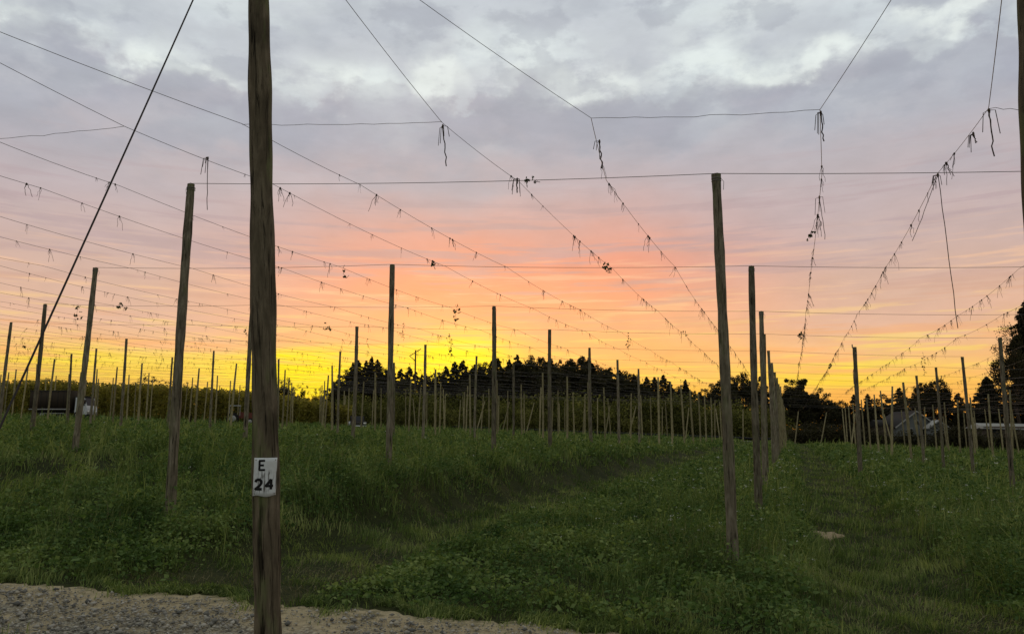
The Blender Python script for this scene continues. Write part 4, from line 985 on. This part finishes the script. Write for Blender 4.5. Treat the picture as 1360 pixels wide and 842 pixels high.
mb = MB(); mb.tube([(-.10,0,4.45),(-.12,0,4.2),(-.08,0,3.9)], .010, 5); mb.build('wire_loop', M['wire'], hp)
pu = at_y(552, 465, 140); zb = float(groundz(pu[0], 140)); up = empty('utility_pole', (pu[0], 140, zb), .1); Hh = pu[2]-zb
mb = MB(); mb.tube([(0,0,-.3),(0,0,Hh*.5),(0,0,Hh)], [.20,.16,.13], 8); mb.build('pole_shaft', M['bark'], up)
mb = MB(); mb.tube([(-1.15,0,Hh-1.15),(1.0,.0,Hh+.25)], .07, 5); mb.build('crossarm', M['bark'], up)
mb = MB(); mb.tube([(-1.0,-.05,Hh-1.2),(-.1,-.05,Hh-1.9)], .06, 4); mb.build('brace', M['bark'], up)
tag(up, 'utility pole with tilted crossarm rising from the woods left of centre', 'utility pole')

# ------------------------------------------------------------------ house and shed on the right
M['siding'] = None
def siding():
    m, N = newmat('grey_siding'); p = coords(N); sp = N.n('ShaderNodeSeparateXYZ'); N.nt.links.new(p, sp.inputs[0])
    f = N.m('FRACT', N.m('MULTIPLY', sp.outputs[2], 5.0)); n_ = N.noise(p, 3, 4, .6)
    c = N.mix(N.ss(f, .86, .98), N.mix(n_, (.13,.14,.135), (.18,.19,.185)), (.08,.085,.085)); finish(N, pbsdf(N, c, .7, f, .3, .02)); return m
M['siding'] = siding(); M['trim'] = simple('white_trim', (.30,.30,.28), .6); M['roof'] = simple('dark_shingle', (.03,.028,.026), .9, sc=12); M['glass'] = simple('dark_glass', (.02,.022,.025), .15); M['brown'] = simple('brown_wall', (.07,.055,.045), .9)
Yh = 135.0; hx = lambda px: at_y(px, 560, Yh)[0]; hz = lambda py: at_y(1215, py, Yh)[2]
cx_ = hx(1217); zb = float(groundz(cx_, Yh)) ; hs = empty('house', (cx_, Yh, zb)); zr = hz(547)-zb; ze = hz(567)-zb; hw = (hx(1244)-hx(1190))/2
mb = MB(); mb.prism([(-hw, -.3), (hw, -.3), (hw, ze), (0, zr), (-hw, ze)], 0, 8); mb.build('wall', M['siding'], hs)
sl2 = (zr-ze)/hw; o_ = .35
for sg in (-1, 1):
    mb = MB(); e = [(0, zr+.05), (sg*(hw+o_), ze-sl2*o_+.05), (sg*(hw+o_), ze-sl2*o_+.21), (0, zr+.21)]
    mb.prism(e, -.33, 8.3); mb.build('roof', M['roof'], hs)
    mb = MB(); e = [(0, zr-.02), (sg*(hw+o_), ze-sl2*o_-.02), (sg*(hw+o_), ze-sl2*o_+.24), (0, zr+.24)]
    mb.prism(e, -.42, -.335); mb.build('fascia_board', M['trim'], hs)
def window(px, z0, w_, h_, par, y_):
    mb = MB(); mb.box(px-w_/2, px+w_/2, y_-.06, y_-.005, z0, z0+h_); f_ = mb.build('window', M['trim'], par)
    mb = MB(); mb.box(px-w_/2+.09, px+w_/2-.09, y_-.075, y_-.062, z0+.09, z0+h_-.09); mb.build('pane', M['glass'], f_)
window(-1.2, ze-1.4, .9, 1.2, hs, 0); window(1.0, ze-1.4, .9, 1.2, hs, 0); window(.1, ze+.4, .7, .8, hs, 0)
# smaller front gable
gx_ = hx(1237)-cx_; gw = 1.65; zg = hz(560)-zb; zge = zg-1.15
mb = MB(); mb.prism([(gx_-gw, -.3), (gx_+gw, -.3), (gx_+gw, zge), (gx_, zg), (gx_-gw, zge)], -2.2, -.45); mb.build('front_gable', M['siding'], hs)
for sg in (-1, 1):
    mb = MB(); mb.prism([(gx_, zg+.03), (gx_+sg*(gw+.3), zge-.18), (gx_+sg*(gw+.3), zge+.06), (gx_, zg+.27)], -2.5, -.44); mb.build('gable_trim', M['trim'], hs)
window(gx_, zge-1.3, 1.0, 1.0, hs, -2.2)
# rear block on the right, dark wing on the left
x0_, x1_ = hx(1236)-cx_, hx(1247)-cx_
mb = MB(); mb.box(x0_+.9, x1_, 1.2, 7, -.3, hz(556)-zb); rb = mb.build('rear_block', M['siding'], hs); mb = MB(); mb.prism([(x0_+.4, hz(556)-zb+.01), (x1_+.3, hz(556)-zb+.01), (x1_+.2, hz(553.5)-zb), (x0_+.8, hz(553.5)-zb)], .9, 7.3); mb.build('roof', M['roof'], rb)
window((x0_+.9+x1_)/2+.35, hz(562)-zb, .7, .7, hs, 1.2)
wx0, wx1 = hx(1176)-cx_, -hw-.02
mb = MB(); mb.box(wx0, wx1, 1.5, 7, -.3, hz(566)-zb); wg = mb.build('side_wing', M['brown'], hs)
mb = MB(); V = [(wx0-.3,1.1,hz(566)-zb+.02),(wx1-.4,1.1,hz(566)-zb+.02),(wx1-.4,4.2,hz(557)-zb),(wx0-.3,4.2,hz(557)-zb),(wx0-.3,7.4,hz(566)-zb+.02),(wx1-.4,7.4,hz(566)-zb+.02)]
mb.add(V, [(0,1,2,3),(3,2,5,4),(0,4,5,1)]); mb.add(V, [(0,3,4),(1,5,2)]); mb.build('roof', M['roof'], wg)
tag(hs, 'grey gabled house with white trim among the trees on the right', 'house')
# pale shed
Ys = 112.0; sx0 = at_y(1307, 565, Ys)[0]; sx1 = at_y(1375, 565, Ys)[0]; zb = float(groundz(sx0, Ys)); sh = empty('shed', (sx0, Ys, zb)); L_ = sx1-sx0
zt = at_y(1310, 561.5, Ys)[2]-zb; zl = at_y(1310, 566, Ys)[2]-zb
mb = MB(); mb.box(.4, L_-.3, .5, 4.5, -.3, zl-.02); mb.build('wall', M['brown'], sh)
mb = MB(); V = [(0,0,zl-.35),(L_,0,zl-.55),(L_,2.5,zt-.1),(0.2,2.5,zt),(0,5,zl-.3),(L_,5,zl-.5)]
mb.add(V, [(0,1,2,3),(3,2,5,4),(0,4,5,1)]); mb.add(V, [(0,3,4),(1,5,2)]); mb.build('roof', M['trim'], sh)
mb = MB(); mb.box(1.5, 2.5, .46, .495, -.2, zl-.5); mb.build('door', M['glass'], sh)
for q in range(3):
    mb = MB(); mb.tube([(1.0+q*2.2, .12, -.3), (1.0+q*2.2, .12, zl-.45)], .06, 6); mb.build('shed_post', M['farpost'], sh)
tag(sh, 'low shed with a long pale roof below the cone shaped conifer', 'shed')

# ------------------------------------------------------------------ vehicles
M['white'] = simple('white_paint', (.46,.48,.49), .4, var=.08); M['dark'] = simple('dark_body', (.03,.028,.025), .7); M['rubber'] = simple('rubber', (.015,.015,.015), .9); M['steel'] = simple('chassis_steel', (.28,.28,.27), .5, .3); M['red'] = simple('faded_red', (.12,.04,.03), .6); M['lamp'] = simple('lamp_glass', (.8,.8,.75), .2)
def slat():
    m, N = newmat('slatted_side'); p = coords(N); sp = N.n('ShaderNodeSeparateXYZ'); N.nt.links.new(p, sp.inputs[0])
    f = N.m('FRACT', N.m('MULTIPLY', sp.outputs[0], 1.6)); c = N.mix(N.ss(f, .82, .9), N.mix(N.noise(p, 2, 5, .6), (.022,.018,.013), (.045,.034,.024)), (.02,.018,.015)); finish(N, pbsdf(N, c, .85, f, .4, .03)); return m
M['slat'] = slat()
def wheel(par, x_, y_, r_, w_, loc_z=None):
    mb = MB(); mb.lathe((x_, y_, r_), [(.01,-w_/2),(r_*.9,-w_/2),(r_,-w_*.35),(r_,w_*.35),(r_*.9,w_/2),(.01,w_/2)], 18); wh = mb.build('wheel', M['rubber'], par)
    mb = MB(); mb.lathe((x_, y_, r_), [(.01,-w_/2-.04),(r_*.45,-w_/2-.04),(r_*.55,-w_/2-.01)], 14); mb.build('rim', M['steel'], wh)
Yt = 84.0; xl = at_y(47, 540, Yt)[0]; xr = at_y(134, 540, Yt)[0]; L_ = xr-xl-.95; zb = float(groundz((xl+xr)/2, Yt)); S_ = (at_y(90, 519, Yt)[2]-zb)/3.5
tk = empty('box_truck', (xl, Yt, zb))
mb = MB(); mb.box(0, L_-1.85, -1.1, 1.1, 1.05, 3.5*S_); mb.build('cargo_box', M['slat'], tk)
for z_ in (1.05, 3.5*S_-.12):
    mb = MB(); mb.box(-.03, L_-1.82, -1.13, -1.102, z_, z_+.12); mb.build('side_rail', M['steel'] if z_ < 2 else M['dark'], tk)
mb = MB(); mb.box(.2, L_-.4, -.45, .45, .72, 1.0); mb.build('chassis', M['dark'], tk)
mb = MB(); mb.box(1.6, 3.9, -1.13, -.95, .62, .70); mb.build('side_guard', M['steel'], tk)
c0 = L_-1.38; ch = 2.4
mb = MB(); mb.prism([(c0, .55), (L_-.0, .55), (L_+.0, 1.2), (L_-.12, 1.5), (L_-.42, ch), (c0+.05, ch)], -1.0, 1.0); cb = mb.build('cab', M['white'], tk)
mb = MB(); mb.prism([(c0+.62, 1.55), (L_-.28, 1.50), (L_-.52, 2.35), (c0+.62, 2.38)], -1.02, -1.004); mb.build('side_window', M['glass'], cb)
mb = MB(); V = [(L_-.115+.012, -.85, 1.56), (L_-.115+.012, .85, 1.56), (L_-.38+.012, .8, 2.42), (L_-.38+.012, -.8, 2.42)]; mb.add(V, [(0,1,2,3)]); mb.build('windscreen', M['glass'], cb)
mb = MB(); mb.box(c0-.1, L_-.3, -1.0, 1.0, ch+.005, ch+.14); mb.build('roof_cap', M['dark'], cb)
mb = MB(); mb.box(L_-.25, L_-.12, -1.28, -1.1, 1.7, 2.15); mb.build('mirror', M['dark'], cb)
for y_ in (-.75, .75):
    mb = MB(); mb.box(L_, L_+.03, y_-.15, y_+.15, .8, .98); mb.build('headlight', M['lamp'], cb)
for x_ in (L_-1.0, 1.4, 2.3):
    for y_ in (-.88, .88): wheel(tk, x_, y_, .46, .3)
tag(tk, 'parked box truck with dark slatted cargo body and white cab at far left', 'truck')
# tractor
Yq = 86.0; p = at_y(318, 560, Yq); zb = float(groundz(p[0], Yq)); tr = empty('tractor', (p[0], Yq, zb), .35)
mb = MB(); mb.prism([(-.1,.75),(1.35,.75),(1.4,1.05),(1.3,1.35),(-.1,1.45)], -.32, .32); mb.build('bonnet', M['red'], tr)
mb = MB(); mb.box(-1.1, -.1, -.35, .35, .6, 1.0); mb.build('chassis', M['dark'], tr)
mb = MB(); mb.prism([(-.95,1.0),(-.4,1.0),(-.45,1.12),(-.85,1.12),(-.9,1.6),(-1.0,1.6)], -.25, .25); mb.build('seat', M['dark'], tr)
mb = MB(); mb.box(-1.2, .1, -.7, .7, 2.1, 2.17); mb.build('canopy', M['white'], tr)
for x_, y_ in ((-1.1,-.6),(-1.1,.6),(0,-.6),(0,.6)):
    mb = MB(); mb.tube([(x_,y_,1.0),(x_,y_,2.1)], .035, 6); mb.build('canopy_post', M['steel'], tr)
for y_ in (-.62, .62): wheel(tr, -.75, y_, .68, .36); wheel(tr, 1.1, y_, .38, .22)
for y_ in (-.2, .2):
    mb = MB(); mb.box(1.405, 1.45, y_-.1, y_+.1, 1.0, 1.18); mb.build('headlight', M['lamp'], tr)
mb = MB(); mb.tube([(.7,0,1.4),(.7,0,2.0)], .04, 6); mb.build('exhaust', M['dark'], tr)
tag(tr, 'small tractor with white canopy parked left of the numbered pole', 'tractor')
# pickup
Yp = 92.0; p = at_y(474, 560, Yp); zb = float(groundz(p[0], Yp)); pk = empty('pickup_truck', (p[0], Yp, zb-.25), -1.25)
mb = MB(); mb.prism([(-2.4,.45),(2.4,.45),(2.45,.8),(2.3,1.05),(.9,1.12),(-2.4,1.12)], -.88, .88); bd = mb.build('body', M['dark'], pk)
mb = MB(); mb.prism([(-.75,1.122),(.95,1.122),(.35,1.72),(-.6,1.74)], -.80, .80); cbn = mb.build('cab', M['dark'], pk)
mb = MB(); mb.box(-.75, .9, -.90, -.882, .55, 1.10); mb.build('door', M['white'], bd)
mb = MB(); mb.box(2.455, 2.53, -.8, .8, .45, .62); mb.build('bumper', M['white'], bd)
mb = MB(); mb.prism([(-.6,1.2),(.72,1.2),(.28,1.64),(-.5,1.66)], -.815, -.803); mb.build('window', M['glass'], cbn)
mb = MB(); mb.add([(.93,-.7,1.16),(.93,.7,1.16),(.40,.66,1.68),(.40,-.66,1.68)], [(0,1,2,3)]); mb.build('windscreen', M['glass'], cbn)
mb = MB(); mb.box(-2.3, -.85, -.75, .75, 1.122, 1.14); mb.build('bed', M['dark'], bd)
for x_ in (-1.5, 1.5):
    for y_ in (-.8, .8): wheel(pk, x_, y_, .38, .24)
for y_ in (-.65, .65):
    mb = MB(); mb.box(2.42, 2.47, y_-.17, y_+.17, .78, .95); mb.build('headlight', M['lamp'], bd)
tag(pk, 'dark pickup truck with a pale door, half hidden before the dark woods', 'pickup truck')
# dark young conifers and shrubs standing in the yard
for px, py, Yv, wf, lb in [(254,548,70,.5,'small dark sapling standing at the left edge of the crop'),(444,520,88,.35,'narrow dark conifer just left of the pickup truck')]:
    put_tree(CV[2], px, py, Yv, wf, 'conifer', lb)
scene.render.engine = 'CYCLES'
